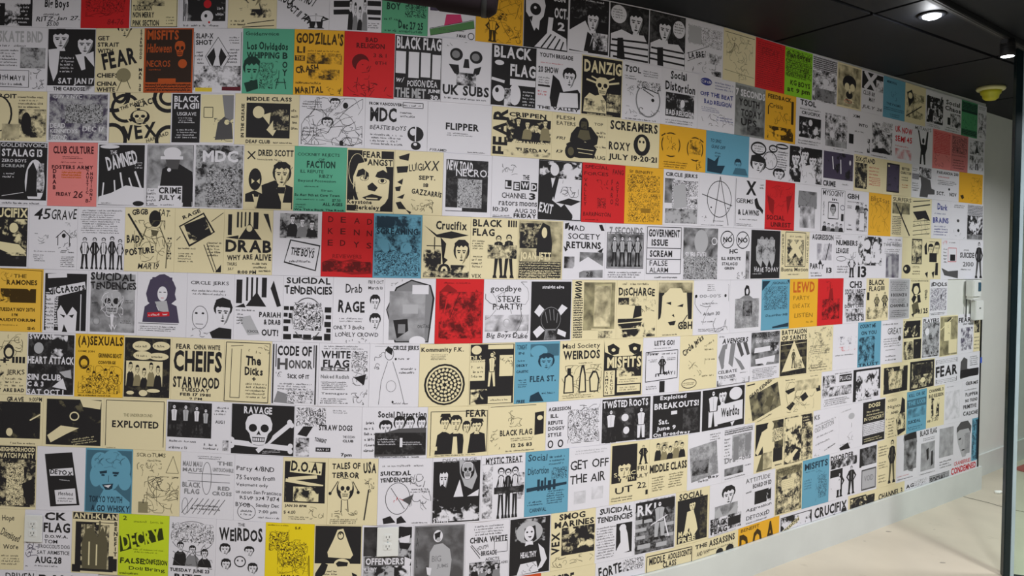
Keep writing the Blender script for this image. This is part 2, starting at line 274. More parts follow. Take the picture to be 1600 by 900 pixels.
HEXF = set('bhiqv')
import re
def draw(sh, ops, pc, key):
    dark = DARKINK.get(pc, INK['k']); sh.mid = INK['g'] if pc == 'w' else INK['d'] if pc not in 'c' else srgb(140, 130, 100)
    if pc not in 'wc': sh.mid = tuple((a+b_*2)/3 for a, b_ in zip(dark, sh.bg))
    sh.light = sh.bg
    def col(ch):
        if ch == 'p' or ch == pc: return sh.bg
        if ch == 'k': return dark
        if ch == 'w' and pc == 'c': return INK['c']
        if pc == 'c' and ch in 'dgl': return {'d': srgb(96, 90, 70), 'g': srgb(140, 132, 102), 'l': srgb(184, 174, 136)}[ch]
        if pc not in 'wc' and ch in 'dg': return tuple((a*2+b_)/3 for a, b_ in zip(dark, sh.bg))
        return INK[ch]
    for n_, op in enumerate(ops.split(';')):
        op = op.strip()
        if not op: continue
        head, _, txt = op.partition(':') if op[0] == 'T' else (op, '', '')
        toks = head.split(); code = toks[0]; ang = 0; nums = []
        for t in toks[1:]:
            t, _, a = t.partition('@')
            nums.append(float(t))
            if a: ang = float(a)
        o = code[0]; fl = code[1:]; sh.lay += 1; sh.sub = .35 if o in 'FKPC' else 0
        W, H = sh.W/100, sh.H/100
        sty = 'bhiqv' if o == 'T' else 'hiq'

        cols = [col(c) for c in fl if c not in sty]
        c0 = cols[0] if cols else dark
        if o == 'G':
            sh.poly([(nums[i]*W, nums[i+1]*H) for i in range(0, len(nums) - 1, 2)], c0); continue
        x0, y0, x1, y1 = nums[0]*W, nums[1]*H, nums[2]*W, nums[3]*H; ex = nums[4:]
        cx, cy = (x0+x1)/2, (y0+y1)/2; ca_, sa = math.cos(math.radians(ang)), math.sin(math.radians(ang))
        rot = (lambda x, y: (cx + (x-cx)*ca_ - (y-cy)*sa, cy + (x-cx)*sa + (y-cy)*ca_)) if ang else (lambda x, y: (x, y))
        quad = [rot(x0, y0), rot(x1, y0), rot(x1, y1), rot(x0, y1)]
        if o == 'T': text(sh, fl, x0, y0, x1, y1, txt, c0, ang)
        elif o == 'R': sh.poly(quad, c0)
        elif o == 'E': sh.poly(ell(x0, y0, x1, y1), c0)
        elif o == 'O': ring(sh, x0, y0, x1, y1, (ex[0] if ex else 2)*W, c0)
        elif o == 'D':
            for q, (rr_, n_c) in enumerate(((.2, 6), (.42, 11), (.64, 17), (.86, 24))):
                for i in range(n_c):
                    a0 = 6.2832*(i + .5*(q % 2))/n_c; tr_ = .105; aa = a0 + (q % 3)*.7
                    px_, py_ = cx + (x1-x0)/2*rr_*math.cos(a0), cy + (y1-y0)/2*rr_*math.sin(a0)
                    sh.poly([(px_ + (x1-x0)/2*tr_*math.cos(aa + t_), py_ + (y1-y0)/2*tr_*math.sin(aa + t_)) for t_ in (0, .9, 2.1, 3.3, 4.2)], c0)
        elif o == 'Q':
            t_ = (ex[0] if ex else 1.5)*W
            for q in ((x0, y0, x1, y0), (x1, y0, x1, y1), (x1, y1, x0, y1), (x0, y1, x0, y0)): line(sh, *q, t_, c0)
        elif o == 'L': line(sh, x0, y0, x1, y1, (ex[0] if ex else 1)*W, c0)
        elif o == 'S':
            n = int(ex[0]) if ex else max(1, round((y1-y0)/1.1)); scrib(sh, x0, y0, x1, y1, n, c0, 'h' in fl, rot)
        elif o == 'N':
            cb = cols[1] if len(cols) > 1 else sh.bg
            sh.poly(quad, c0, int(ex[0]), cb, ex[1], (sh.r.uniform(0, 900), sh.r.uniform(0, 900)))
        elif o == 'Z': strokes(sh, x0, y0, x1, y1, int(ex[0]), c0)
        elif o == 'F': face(sh, x0, y0, x1, y1, cols[0] if cols else sh.light, dark, key*31+n_)
        elif o == 'K':
            if not cols: sh.poly(ell(x0-.5, y0-.4, x1+.5, y1+.2), dark)
            skull(sh, x0, y0, x1, y1, cols[0] if cols else sh.light, dark)
        elif o == 'P': person(sh, x0, y0, x1, y1, cols[0] if cols else sh.light, cols[1] if len(cols) > 1 else dark, dark, key*17+n_)
        elif o == 'C':
            n = int(ex[0])
            for i in range(n):
                xa = x0 + (x1-x0)*i/n; ww = (x1-x0)/n; dy = (y1-y0)*.12*((i*7) % 3)
                sh.poly([(xa-.1*ww, y1), (xa+.05*ww, y0+dy+(y1-y0)*.5), (xa+.3*ww, y0+dy+(y1-y0)*.38), (xa+.7*ww, y0+dy+(y1-y0)*.38), (xa+.95*ww, y0+dy+(y1-y0)*.5), (xa+1.1*ww, y1)], (dark, sh.mid)[i % 2])
                face(sh, xa+.22*ww, y0+dy, xa+.78*ww, y0+dy+(y1-y0)*.42, sh.light, dark, key+i)

def mesh_obj(name, vs, fs, mats, parent=None, mi=None, smooth=False):
    me = bpy.data.meshes.new(name); me.from_pydata(vs, [], fs); me.update()
    for m in (mats if isinstance(mats, (list, tuple)) else [mats]): me.materials.append(m)
    if mi: me.polygons.foreach_set('material_index', mi)
    if smooth: me.polygons.foreach_set('use_smooth', [True]*len(me.polygons))
    o = bpy.data.objects.new(name, me); C.objects.link(o)
    if parent: o.parent = parent
    return o
def tag(o, label, cat, group=None):
    o['label'] = label; o['category'] = cat
    if group: o['group'] = group
    return o
def empty(name, loc, rz=0):
    o = bpy.data.objects.new(name, None); C.objects.link(o); o.location = loc; o.rotation_euler = (0, 0, rz); o.empty_display_size = .1; return o
def struct(o): o['kind'] = 'structure'; return o
def box(x0, y0, z0, x1, y1, z1):
    v_ = [(x, y, z) for z in (z0, z1) for x, y in ((x0, y0), (x1, y0), (x1, y1), (x0, y1))]
    return v_, [(0, 3, 2, 1), (4, 5, 6, 7), (0, 1, 5, 4), (1, 2, 6, 5), (2, 3, 7, 6), (3, 0, 4, 7)]
def bevbox(name, dims, m, parent, bev=.003, seg=2):
    bm = bmesh.new(); vs, fs = box(*dims); V = [bm.verts.new(v_) for v_ in vs]
    for f in fs: bm.faces.new([V[i] for i in f])
    bmesh.ops.bevel(bm, geom=list(bm.edges), offset=bev, segments=seg, affect='EDGES')
    me = bpy.data.meshes.new(name); bm.to_mesh(me); bm.free(); me.materials.append(m)
    o = bpy.data.objects.new(name, me); C.objects.link(o)
    if parent: o.parent = parent
    return o
def lathe(name, prof, m, parent=None, n=32, axis='z'):
    vs = []; fs = []
    for r_, z in prof:
        for i in range(n):
            a = 2*math.pi*i/n; p = (r_*math.cos(a), r_*math.sin(a), z)
            vs.append(p if axis == 'z' else (p[2], p[0], p[1]))
    for k in range(len(prof)-1):
        for i in range(n): fs.append((k*n+i, k*n+(i+1) % n, (k+1)*n+(i+1) % n, (k+1)*n+i))
    fs.append(tuple(range(n-1, -1, -1))); fs.append(tuple((len(prof)-1)*n+i for i in range(n)))
    o = mesh_obj(name, vs, fs, m, parent)
    for p in o.data.polygons: p.use_smooth = len(p.vertices) == 4
    return o

# ---------------------------------------------------------------- structure
def strip_wall(name, s0, s1, z0, z1, off0, off1, m, step=.09):
    """solid that follows the curved wall: faces from off0 (behind) to off1 (in front of) the wall line"""
    n = max(1, int((s1-s0)/step)); vs = []; fs = []
    for i in range(n+1):
        s_ = s0 + (s1-s0)*i/n; x, y = wp(s_); xa, ya = wp(s_-.03); xb, yb = wp(s_+.03)
        l = math.hypot(xb-xa, yb-ya) or 1; nx, ny = (yb-ya)/l, -(xb-xa)/l
        for o1 in (off0, off1):
            for z in (z0, z1): vs.append((x+nx*o1, y+ny*o1, z))
    for i in range(n):
        a, b_ = 4*i, 4*(i+1)
        fs += [(a+2, b_+2, b_+3, a+3), (a, a+1, b_+1, b_), (a+1, a+3, b_+3, b_+1), (a, b_, b_+2, a+2)]
    fs += [(0, 2, 3, 1), (4*n, 4*n+1, 4*n+3, 4*n+2)]
    return mesh_obj(name, vs, fs, m)
struct(strip_wall('wall_front', -2.6, END, 0, CEIL, -.12, -.007, M_wall))
struct(strip_wall('baseboard_front', -2.6, END+.045, 0, .175, -.003, .016, M_base))
# rear wall steps back about 15 cm past the papered wall and carries on to the right
d = Vector((.822, .569, 0)).normalized(); nrm = Vector((d.y, -d.x, 0)); p0 = Vector((3.32, 5.053, 0)); p1 = p0 + d*5.0
def slab(name, a, b_, z0, z1, t, m):
    q = [a, b_, b_ - nrm*t, a - nrm*t]; vs = [(v_.x, v_.y, z) for z in (z0, z1) for v_ in q]
    return mesh_obj(name, vs, [(0, 3, 2, 1), (4, 5, 6, 7), (0, 1, 5, 4), (1, 2, 6, 5), (2, 3, 7, 6), (3, 0, 4, 7)], m)
struct(slab('wall_right', p0, p1, 0, CEIL, .1, M_wall))
struct(slab('baseboard_right', p0 + nrm*.016, p1 + nrm*.016, 0, .175, .015, M_base))
fl = struct(mesh_obj('floor', *box(-5, -4, -.05, 9, 9, 0), M_floor))
cr = mesh_obj('floor_crack', [], [], M_crack); cr.parent = fl
pts = [(3.30, 4.965), (3.36, 4.88), (3.45, 4.79), (3.50, 4.71), (3.60, 4.62), (3.74, 4.57), (3.95, 4.49), (4.3, 4.42)]
vs, fs = [], []
for i, (x, y) in enumerate(pts): vs += [(x, y-.006, .0008), (x+.003, y+.006, .0008)]
for i in range(len(pts)-1): fs.append((2*i, 2*i+2, 2*i+3, 2*i+1))
cr.data.from_pydata(vs, [], fs)
for sx, sy, sr in ((2.43, 4.25, .013), (2.51, 3.84, .012), (2.2, 4.1, .006), (2.75, 4.3, .005)):
    e_ = ell(-sr*1.5, -sr*.6, sr*1.5, sr*.6, 14); k_ = random.Random(int(sx*100))
    st_ = mesh_obj('floor_stain', [(sx + x*k_.uniform(.75, 1.15), sy + y*k_.uniform(.7, 1.2), .0007) for x, y in e_], [tuple(range(14))], M_stain); st_.parent = fl
struct(mesh_obj('wall_left', *box(-5.1, -4, 0, -5, 9, CEIL), M_wall))
struct(mesh_obj('wall_back', *box(-5, -4.1, 0, 9, -4, CEIL), M_wall))
# ceiling: dark panels with open seams, laid square to the right hand run of the wall
ce = struct(mesh_obj('ceiling', *box(-5, -4, CEIL + .02, 9, 9, CEIL + .06), M_seam))
th_ = math.radians(31.6); og = Vector((1.705, 3.225)); e1 = Vector((math.cos(th_), math.sin(th_))); e2 = Vector((-e1.y, e1.x)); PS = 1.22
pm = None
for i in range(-4, 6):
    for j in range(-5, 3):
        c_ = og + e1*(PS*(i+.5)) + e2*(PS*(j+.5))
        if not (-4.3 < c_.x < 8.3 and -3.3 < c_.y < 8.3) or (c_.length > 7.5): continue
        if pm is None:
            hs = PS/2 - .011; pv, pf = box(-hs, -hs, 0, hs, hs, .018); po = mesh_obj('ceiling_panel', pv, pf, M_ceil); pm = po.data
        else: po = bpy.data.objects.new('ceiling_panel', pm); C.objects.link(po)
        po.parent = ce; po.location = (c_.x, c_.y, CEIL); po.rotation_euler = (0, 0, th_)
# black edge trim at the end of the papered wall
struct(strip_wall('trim_1', END - .008, END + .006, .175, 1.386, -.004, .006, M_black))

# ---------------------------------------------------------------- flyers
def flyer(row, k, s0, s1, hT, hB, full, spec):
    pc, desc, ops = spec
    rnd = random.Random(row*100 + k)
    x0, y0 = wp(s0/100); x1, y1 = wp(s1/100)
    X = Vector((x1-x0, y1-y0, 0)); W = X.length*100; ang = math.atan2(X.y, X.x)
    H = (hT[0]+hT[1])/2 - (hB[0]+hB[1])/2; Hf = full or H
    sh = Sheet(W, Hf, min(H, Hf), rnd); sh.bg = PAPER_OVERRIDE.get((row, k), PAPER[pc])
    draw(sh, ops, pc, row*100+k)
    cx, cy = (x0+x1)/2, (y0+y1)/2; zc = (sum(hT)+sum(hB))/4
    bulge = 0                                        # how far the curved wall bows forward of this flat sheet
    for i in range(1, 12):
        qx, qy = wp((s0 + (s1-s0)*i/12)/100); bulge = max(bulge, -((qx-x0)*-X.y + (qy-y0)*X.x)/X.length)
    back = .0064 - bulge
    out = .9 + .5*rnd.random()                      # sheet stands about a millimetre off the wall
    g = .04                                         # hairline gap between neighbours
    def loc(x, y, l):
        u = x/W; v_ = y/H if H else 0
        zt = hT[0]+(hT[1]-hT[0])*u; zb = hB[0]+(hB[1]-hB[0])*u
        return ((x - W/2)/100, -(out + .22 + l*.035)/1000, (zt + (zb-zt)*v_ - zc)/100)
    vs = []; fs = []
    for dx, dy in ((g, g), (W-g, g), (W-g, H-g), (g, H-g)):
        a = loc(dx, dy, 0); vs += [(a[0], -out/1000, a[2]), (a[0], back, a[2])]
    fs = [(0, 2, 4, 6), (1, 7, 5, 3), (0, 1, 3, 2), (2, 3, 5, 4), (4, 5, 7, 6), (6, 7, 1, 0)]
    nb = len(vs); vs += [loc(*p) for p in sh.v]; fs += [tuple(i+nb for i in f) for f in sh.f]
    me = bpy.data.meshes.new('flyer'); me.from_pydata(vs, [], fs)
    for m in PM: me.materials.append(m)
    n = len(fs); me.polygons.foreach_set('material_index', [0]*6 + sh.m)
    uvl = me.uv_layers.new(name='uv')
    for nm, ty in (('ca', 'FLOAT_COLOR'), ('cb', 'FLOAT_COLOR'), ('th', 'FLOAT')): me.attributes.new(nm, ty, 'FACE')
    ca = [sh.bg]*6 + sh.a; cb = [sh.bg]*6 + sh.b
    me.attributes['ca'].data.foreach_set('color', [q for c in ca for q in (*c, 1)]); me.attributes['cb'].data.foreach_set('color', [q for c in cb for q in (*c, 1)])
    me.attributes['th'].data.foreach_set('value', [.5]*6 + sh.t)
    uvs = [0.0]*48
    for f in sh.uv:
        for a, b_ in f: uvs += (a, b_)
    me.uv_layers['uv'].data.foreach_set('uv', uvs)
    me.update()
    o = bpy.data.objects.new('flyer', me); C.objects.link(o); o.location = (cx, cy, zc/100); o.rotation_euler = (0, 0, ang)
    tag(o, desc + ROWNAME[row], 'flyer', 'gig flyers papering the wall')
ROWNAME = [' in the top row'] + [' in the %s row' % n for n in 'second third fourth fifth sixth seventh eighth ninth tenth'.split()] + [' in the bottom row']
ART = r'''#0
w|black gig flyer crowded with tiny white handwriting|Rk 0 0 100 98;N 0 0 96 60 2 0.2;Nkp 45 55 75 98 1 0.4;Shp 3 60 40 94 6;Shp 58 56 96 94 6
w|white flyer reading RITZ JAN 27 in thin handwriting|Thb 25 50 75 70:Big Boys;Sh 20 72 60 80 1;Thi 8 80 48 90:RITZ:;Thi 50 79 98 89:Jan 27.;Ti 30 90 55 98:$5.00
r|bright red flyer with faint dark pen drawing|Zd 10 10 90 80 26;N 10 50 90 72 5 0.4;Tid 55 84 88 94:84-76
w|cream bordered flyer ending in condensed words PINK SECTION|Rc 3 0 97 98;Rk 3 97 97 98;Rk 95 0 96 98;Rk 3 0 4 98;Nkc 15 20 70 62 2 0.3;Tb 7 60 45 70:TUXEDOMOON;Tb 7 72 50 82:NON MERRY;Tb 7 86 60 96:PINK SECTION;Si 74 78 92 94 3
w|white flyer of a dark cartoon figure on navy|Nkg 8 30 95 88 1 0.7;Twb 10 50 18 88:LTD;Er 50 52 66 66;Ew 45 70 70 92;Ek 52 76 58 82;Er 60 88 64 92;Sw 75 60 92 80 2;S 5 92 90 98 1
c|cream flyer with smudged ink portrait and dashes|Nkp 4 20 98 82 1 0.35;F 25 0 80 68;S 5 84 40 96 2;Lk 40 92 95 86 1.5;Lk 30 98 95 95 1.5
w|white flyer with tilted words OCT 11 and small running figure|Tb 5 45 35 60@25:ROCK;Tb 35 42 75 58@25:SAT NO 7;Tb 18 62 48 74@40:OCT 11;Tb 48 78 70 90@35:7PM;Ph 52 74 98 98@-25
w|white flyer with black torn stripes and small crowd|Rk 8 52 42 62@-3;Rk 8 66 38 74@-4;Rk 72 50 98 58;Rk 72 64 98 72;Rk 74 76 98 80;C 36 48 72 98 4;S 74 84 96 94 3
g|green flyer with jagged handwritten scrawl and dates|Tbhk 4 30 50 46@8:WHIPPIN;Tbhk 10 50 40 62:BOY;Nkp 50 30 96 72 5 0.6;Nkp 2 0 98 30 5 0.6;Sh 5 72 40 80 1;Thb 36 78 90 92:Dec 27 25;S 5 90 90 98 1
w|white flyer with pink cone, green tape and dark corner|Nvk 4 40 98 58 2 0.75;Gw 4 72 4 60 98 46 98 60;Gw 42 50 62 50 70 76 34 78;Gm 38 62 68 60 72 72 34 80;Gn 4 88 96 68 98 80 6 98;Lk 4 87 96 67 1;Lk 6 98 98 80 1;Sd 8 88 92 84 1;Tib 60 92 80 97:3 MAR;Ok 84 88 98 99 1.5
y|golden yellow flyer with brown line doodles|Zd 20 20 95 98 34;Nkp 45 50 65 62 5 0.7;Z 60 70 96 98 14;Lk 25 60 45 85 1.5;P 22 58 48 98
w|black flyer with white skull, long fingers and OCT 2|Rk 1 0 99 100;Gw 4 20 12 8 28 4 42 10 48 28 44 46 36 54 34 70 28 66 24 72 18 62 14 52 5 42;Ek 14 26 38 46;Ew 22 31 28 36;Gk 12 50 20 48 18 58;Gw 55 46 66 46 62 80 52 76;Gw 25 98 60 66 96 78 98 98;Lk 40 98 62 74 3;Lk 54 98 72 76 3;Lk 70 98 82 80 3;Lk 84 98 90 84 3;Twb 66 10 92 18:SUN;Twb 68 28 98 46:OCT.;Twb 76 52 92 66:2;Nkw 46 0 98 12 2 0.5
w|dark photo flyer of man in pale shirt leaning|Rk 3 2 98 96;Nkg 5 6 96 40 2 0.85;Sw 6 3 90 9 1;Fw 42 22 76 62;Gw 2 94 2 62 40 42 60 68 48 96;Gk 46 60 58 66 50 94 38 94;Nwk 60 60 96 90 2 0.5
w|left of two striped shirt men with speech bubble|Rk 1 2 99 98;Nkd 2 4 98 60 2 0.6;Ew 3 4 42 36;Si 8 10 36 28 4;Fw 46 8 86 54;Gw 4 56 30 46 56 52 86 50 98 66 98 98 4 98;Lk 6 66 96 62 4;Lk 4 76 98 74 4;Lk 4 86 98 86 4;Lk 10 95 98 96 4;Gk 20 62 34 60 40 98 20 98
w|right of two striped shirt men with speech bubble|Rk 1 2 99 98;Nkd 2 4 98 60 2 0.6;Ew 64 10 98 42;Si 68 14 94 34 4;Fw 22 12 62 56;Gw 4 60 28 50 50 56 80 54 98 68 98 98 4 98;Lk 6 68 96 68 4;Lk 4 78 98 78 4;Lk 4 88 98 90 4;Gk 22 66 38 64 40 98 24 98
w|pale grey flyer with tilted banner and line sketch|N 6 10 96 46 5 0.35;Rl 8 12 40 44;Gw 4 66 60 44 62 56 6 80;Lk 4 66 60 44 1;Lk 6 80 62 56 1;Tb 8 58 58 70@-12:LA BREA;N 52 56 96 76 2 0.4;Z 20 76 80 98 14;N 70 88 96 98 2 0.5
c|pale cream flyer with faint pen drawings|Ri 4 6 96 7;Zg 10 10 90 60 30;Zd 20 12 45 40 8;Zd 60 12 90 30 8;Lg 5 80 96 84 1;Lg 50 80 50 98 1;Zg 30 60 80 92 14
r|plain dark red flyer at the black ceiling edge|Nkp 6 5 95 95 3 0.25;Tid 20 16 80 30:DECAY;Zd 20 40 80 80 14
L|lime green flyer with dense scrawled writing|N 3 4 97 60 5 0.6;Thb 8 8 90 20:Pandoras;Thb 20 66 92 78:KG BOYS;Thb 10 82 92 94:at 9 pm;Sh 5 24 95 62 8
w|grey collage flyer beside the lime green one|N 2 2 98 30 3 0.6;Nkw 2 30 98 98 2 0.45;Sh 10 34 80 42 2;Ew 40 46 66 60;Nkg 10 70 90 96 2 0.3
c|sepia flyer of vase shaped doll head with white border|Ndc 4 4 96 96 4 0.55;E 22 24 78 60;Ec 30 42 50 60;Ec 52 42 72 60;Ek 36 60 64 78;Ec 46 54 56 66;Nkc 30 78 72 88 2 0.5;Or 30 80 60 88 1
w|white flyer with huge white X on black block|Rk 2 4 98 44;Lw 14 2 66 44 12;Lw 66 2 14 44 12;Nkw 66 16 98 44 2 0.4;Ti 8 48 60 58:CLUB 88;Ti 34 62 62 72:MAY;Ti 4 82 96 92:JULY 26
u|blue flyer with tiny centred crest under the ceiling|Ti 15 8 60 14:MEMORIAL;Z 35 32 60 55 10;Ti 15 62 80 68:THE PALMS;Nkp 5 72 95 82 3 0.3;S 30 86 80 96 2
c|beige flyer with diagonal brown figure photo|Ndc 6 22 92 86 2 0.45;Gk 8 24 30 14 44 36 20 60;Ec 14 22 34 38;Gc 50 50 96 40 96 70 60 66;Lk 8 84 80 50 3
w|white flyer with black ink group raising arms|Nkw 6 16 94 86 1 0.62;Lk 14 14 20 40 5;Lk 86 10 80 40 5;C 18 26 84 82 3;Twb 40 66 90 80:DKs;S 8 88 90 97 2
w|white flyer with rough brush title, right of the arms group|Thb 10 12 90 26:Social;Thb 5 28 95 42:Chaos;Nkw 36 46 96 84 2 0.5;Rk 20 60 36 80;Sk 8 84 90 97 2
g|green flyer with dark bands near the wall end|Nkp 2 4 98 28 3 0.8;Rk 2 26 98 33;Z 10 38 90 76 14;Nkp 2 80 98 97 3 0.75
w|narrow white sheet with grey figure at wall end|Nkw 10 24 98 94 2 0.4;S 6 4 90 14 2
#1
w|white flyer with outlined title and boxed details|Tbl 2 6 90 24:SKATE BND;Sh 4 26 60 32 1;Si 2 34 42 62 6;Nkl 46 32 96 64 2 0.35;Lk 0 68 64 68 1;Lk 0 94 64 94 1;Lk 64 68 64 94 1;Th 4 74 56 84:4TH MAY 11;S 4 86 58 92 1;Zd 68 66 95 96 12
w|black and white flyer of two men reading SAT JAN 17|Rk 1 2 99 90;Fw 6 2 48 36;Fw 58 10 98 44;Gw 2 34 26 32 22 70 14 84 4 60;Gw 58 42 76 40 80 64 72 66;Gw 78 42 96 36 98 60 86 50;Sw 26 44 56 70 5;Twb 24 78 98 90:SAT JAN 17;Tb 14 92 80 98:THE CABOOSE;Nkw 80 90 99 98 2 0.4
c|cream flyer reading GET STRAIT WITH around tilted lettering|Tb 4 12 28 19:GET;Tb 4 22 48 29:STRAIT;Tb 4 32 36 39:WITH;F 44 -10 74 18;Tb 14 34 84 60@-12:FEAR;Tb 4 70 48 77:CHIEFS;Tb 4 83 46 90:CHINA;Tb 4 92 42 99:WHITE;Egd 44 62 74 84;Ld 46 98 56 80 1.5;Ld 74 94 66 80 1.5;Tbv 90 2 97 48:STARWOOD;Tbv 90 62 97 98:MAR 30
o|burnt orange flyer on brown with orange lettering|RB 4 2 97 84;Tob 6 3 70 18:MISFITS;Toi 6 24 56 38:Halloween;To 6 50 54 60:NECROS;Ko 62 20 84 44;Eo 70 48 88 62;Ro 30 78 66 84;Nko 4 86 97 98 3 0.5;So 10 62 40 66 1
w|white flyer with pointed hooded creature and bold title|Lk 2 6 2 96 1;Lk 97 6 97 92 1;Tb 5 8 40 16:SLAP-X;Tb 5 18 38 26:SHOT;Gk 28 44 42 30 46 44 40 60;Gk 52 44 56 30 68 44 56 60;Lk 50 14 25 44 1;Lk 50 14 75 44 1;Lk 25 44 46 74 1;Lk 75 44 52 74 1;S 72 12 96 24 3;S 70 30 92 54 5;S 4 34 22 56 4;Nkw 3 58 97 92 2 0.4;Ry 6 92 40 98;Rx 60 90 98 96
g|green flyer with profile head and stacked lettering|Th 5 5 70 11:Goldenvoice;Thb 8 20 88 34:Los Olvidados;Tb 8 36 72 46:WHIPPING;Tb 78 36 88 46:B;Tb 78 50 88 60:O;Tb 78 62 88 72:Y;F 2 44 36 92;G 4 84 30 78 32 92 10 98;N 34 52 60 92 5 0.5;Lk 66 92 70 76 1.5;Lk 86 92 82 76 1.5;Lk 66 82 86 82 1.5;Z 38 50 72 86 12
y|golden yellow collage flyer with cut out headline|Tbh 4 4 98 24:GODZILLA'S;Tb 6 26 22 36:LI;S 26 30 98 38 2;Rk 2 40 22 48;Typ 4 41 20 47:THE;Nkp 26 38 96 52 2 0.5;Thb 4 54 50 66@-8:CRASH;Nkp 30 60 92 76 2 0.5;S 2 78 60 84 1;Thb 4 86 60 98@-4:MARITAL;Z 64 84 96 98 10
r|red flyer with boy's face drawn in black|Tb 42 8 66 15:BAD;Tb 24 17 80 25:RELIGION;T 58 32 84 38:3 & 1;T 62 44 84 49:8TH;Ek 16 34 50 60;Ep 24 42 56 74;Zk 30 50 54 72 6;Lk 28 70 26 86 1;Lk 50 74 52 88 1;Zk 5 78 96 98 22
w|black flyer with four white bars and white headline|Rk 1 2 99 98;Twb 4 3 98 22:BLACK FLAG;Rw 3 26 24 60;Rw 30 26 52 66;Rw 56 26 76 64;Rw 80 28 98 66;Twhi 5 66 22 74:w/;Twh 28 68 92 80:POISON IDEA;Tlb 4 82 68 97:THE MET;Twb 72 82 98 89:JUNE;Twb 78 91 98 98:30.
w|white flyer with skull face above serif lettering|E 16 14 42 34;Eg 20 18 36 30;E 56 16 82 36;Eg 60 20 76 32;G 46 30 54 30 56 44 43 44;Gk 14 40 34 40 36 56 26 54;Gk 66 44 80 40 76 52 62 58;Nkw 30 52 70 72 2 0.55;Tb 3 72 97 88:UK SUBS;S 4 90 94 95 1;Zg 10 4 50 12 4
w|black flyer with white split title and cartoon people|Rk 1 1 99 98;Twb 6 3 88 22:BLACK;Twb 42 30 98 50:FLAG;Ew 8 26 28 34;Lw 2 56 30 60 6;Rw 42 54 98 64;Ew 4 66 32 92;Ew 40 62 66 96;Ek 10 70 18 78;Sw 70 70 98 96 5;Nkw 30 70 44 98 2 0.5
w|white flyer of caped man in plain dark hair|Tb 6 6 80 13:YOUTH BRIGADE;Sr 6 20 60 23 1;Tb 4 28 48 38:20 SHOW;Sd 4 44 32 60 4;Rk 4 58 30 61;F 58 26 88 62;Gk 30 78 36 40 50 48 60 66 92 60 98 66 98 92 34 92;Gw 52 68 92 66 94 90 46 92;Sr 4 66 26 76 2;Tb 4 92 96 97:THE VALLEY
c|black and cream flyer with wide dripping title|Rk 2 2 98 98;Tcb 6 7 97 28:DANZIG;Kc 34 34 68 64;Lc 12 40 36 44 4;Lc 66 44 92 40 4;Lc 24 34 44 40 3;Lc 60 40 80 33 3;Gc 6 94 8 72 20 62 34 66 48 62 60 74 62 94;Nkc 8 72 58 92 2 0.35;Nkc 62 60 96 90 2 0.6;Sc 10 94 90 98 1
w|white flyer with swirling eye drawing under wave|Thb 6 6 46 18:TSOL;S 52 10 92 22 3;S 6 22 36 30 2;Og 34 32 98 92 3;N 36 30 98 44 5 0.5;Lk 50 40 92 48 2;Lk 52 44 80 54 2;Ek 74 58 82 64;Zd 10 76 96 92 16;S 6 94 94 99 1;Zg 6 40 30 60 8
w|white flyer with drippy lettering above dark picture|Thb 24 2 68 18:Social;Thb 10 22 92 40:Distortion;N 12 42 90 84 2 0.75;Ew 52 52 64 66;Twb 14 72 92 82:BAD RELIGION;S 10 88 90 97 2
w|white flyer written in loose blue marker|Eu 6 4 36 18;Twh 8 8 34 14:Circle;Sub 42 6 96 22 3;Thub 6 28 94 38:OFF THE BEAT;Thub 16 42 90 52:BAD RELIGION;Shu 10 56 60 66 3;Zd 6 68 96 92 14;Suh 50 70 96 80 2
l|grey flyer reading YOUTH TODAY UPS|Nkl 2 4 98 98 4 0.3;Twb 2 10 98 24:7 SECONDS;Tb 12 28 80 42:YOUTH;Tb 20 48 86 62:TODAY;Tb 20 66 72 80:UPS;Nkg 40 78 96 96 2 0.4
y|golden flyer with running figure between stage bars|Tb 8 6 84 15:FEEDBACK;Th 12 24 56 33:Crisis;Rk 84 12 92 60;Lk 10 30 10 48 3;Zk 30 40 80 70 14;N 8 70 92 96 1 0.5;Ep 30 76 70 86
w|white flyer of inky group portrait below three text lines|Tb 14 2 72 14:TSOL;S 8 17 92 24 1;Tb 20 26 88 33:CRUCIFIX;N 12 38 92 82 1 0.6;Ew 46 42 60 56;Ew 64 60 78 74;S 8 86 92 97 2
w|white flyer with grey photo, right of inky group|Nkw 8 20 96 80 2 0.5;Ew 26 56 44 72;Nkl 10 78 96 92 4 0.3;S 40 94 90 98 1
w|sparse white flyer with two dark blots at its edges|Ti 18 10 50 17:XIM;Tb 46 28 86 35:INTO;S 28 44 70 50 1;N 4 56 24 78 1 0.8;N 86 60 98 92 1 0.7;S 24 92 78 96 1
w|white flyer with grey guitarist sketch|N 6 18 94 88 2 0.5;Nkw 50 12 94 40 5 0.5;Gk 12 80 60 74 88 86 10 88;Ew 30 60 52 76;S 4 92 80 98 1
w|white flyer with large red marker lettering|Thbr 8 12 92 30:UK NOW;Thbr 8 36 92 52:SEMI 45;Sr 10 58 88 64 1;Nrw 10 68 90 92 4 0.3
w|white flyer with one black figure raising both arms|Thd 6 2 90 12:MUTANTS;Gk 20 10 28 14 40 46 60 46 68 12 76 12 70 54 62 70 64 96 56 96 50 72 44 72 42 96 34 96 38 60;E 44 30 56 44
k|faded pink flyer with red pencil lines|Nrp 6 4 94 60 3 0.4;Zr 8 6 92 60 18;Zx 10 62 90 94 14
w|white flyer full of grey scribbled writing by wall end|Sh 6 4 94 60 8;N 6 6 94 50 5 0.6;Sh 10 66 90 94 4
w|white flyer with two small stacked figure pictures|N 10 6 92 46 2 0.4;Gk 42 40 52 14 64 40;N 10 50 92 90 2 0.4;P 40 52 66 88
#2
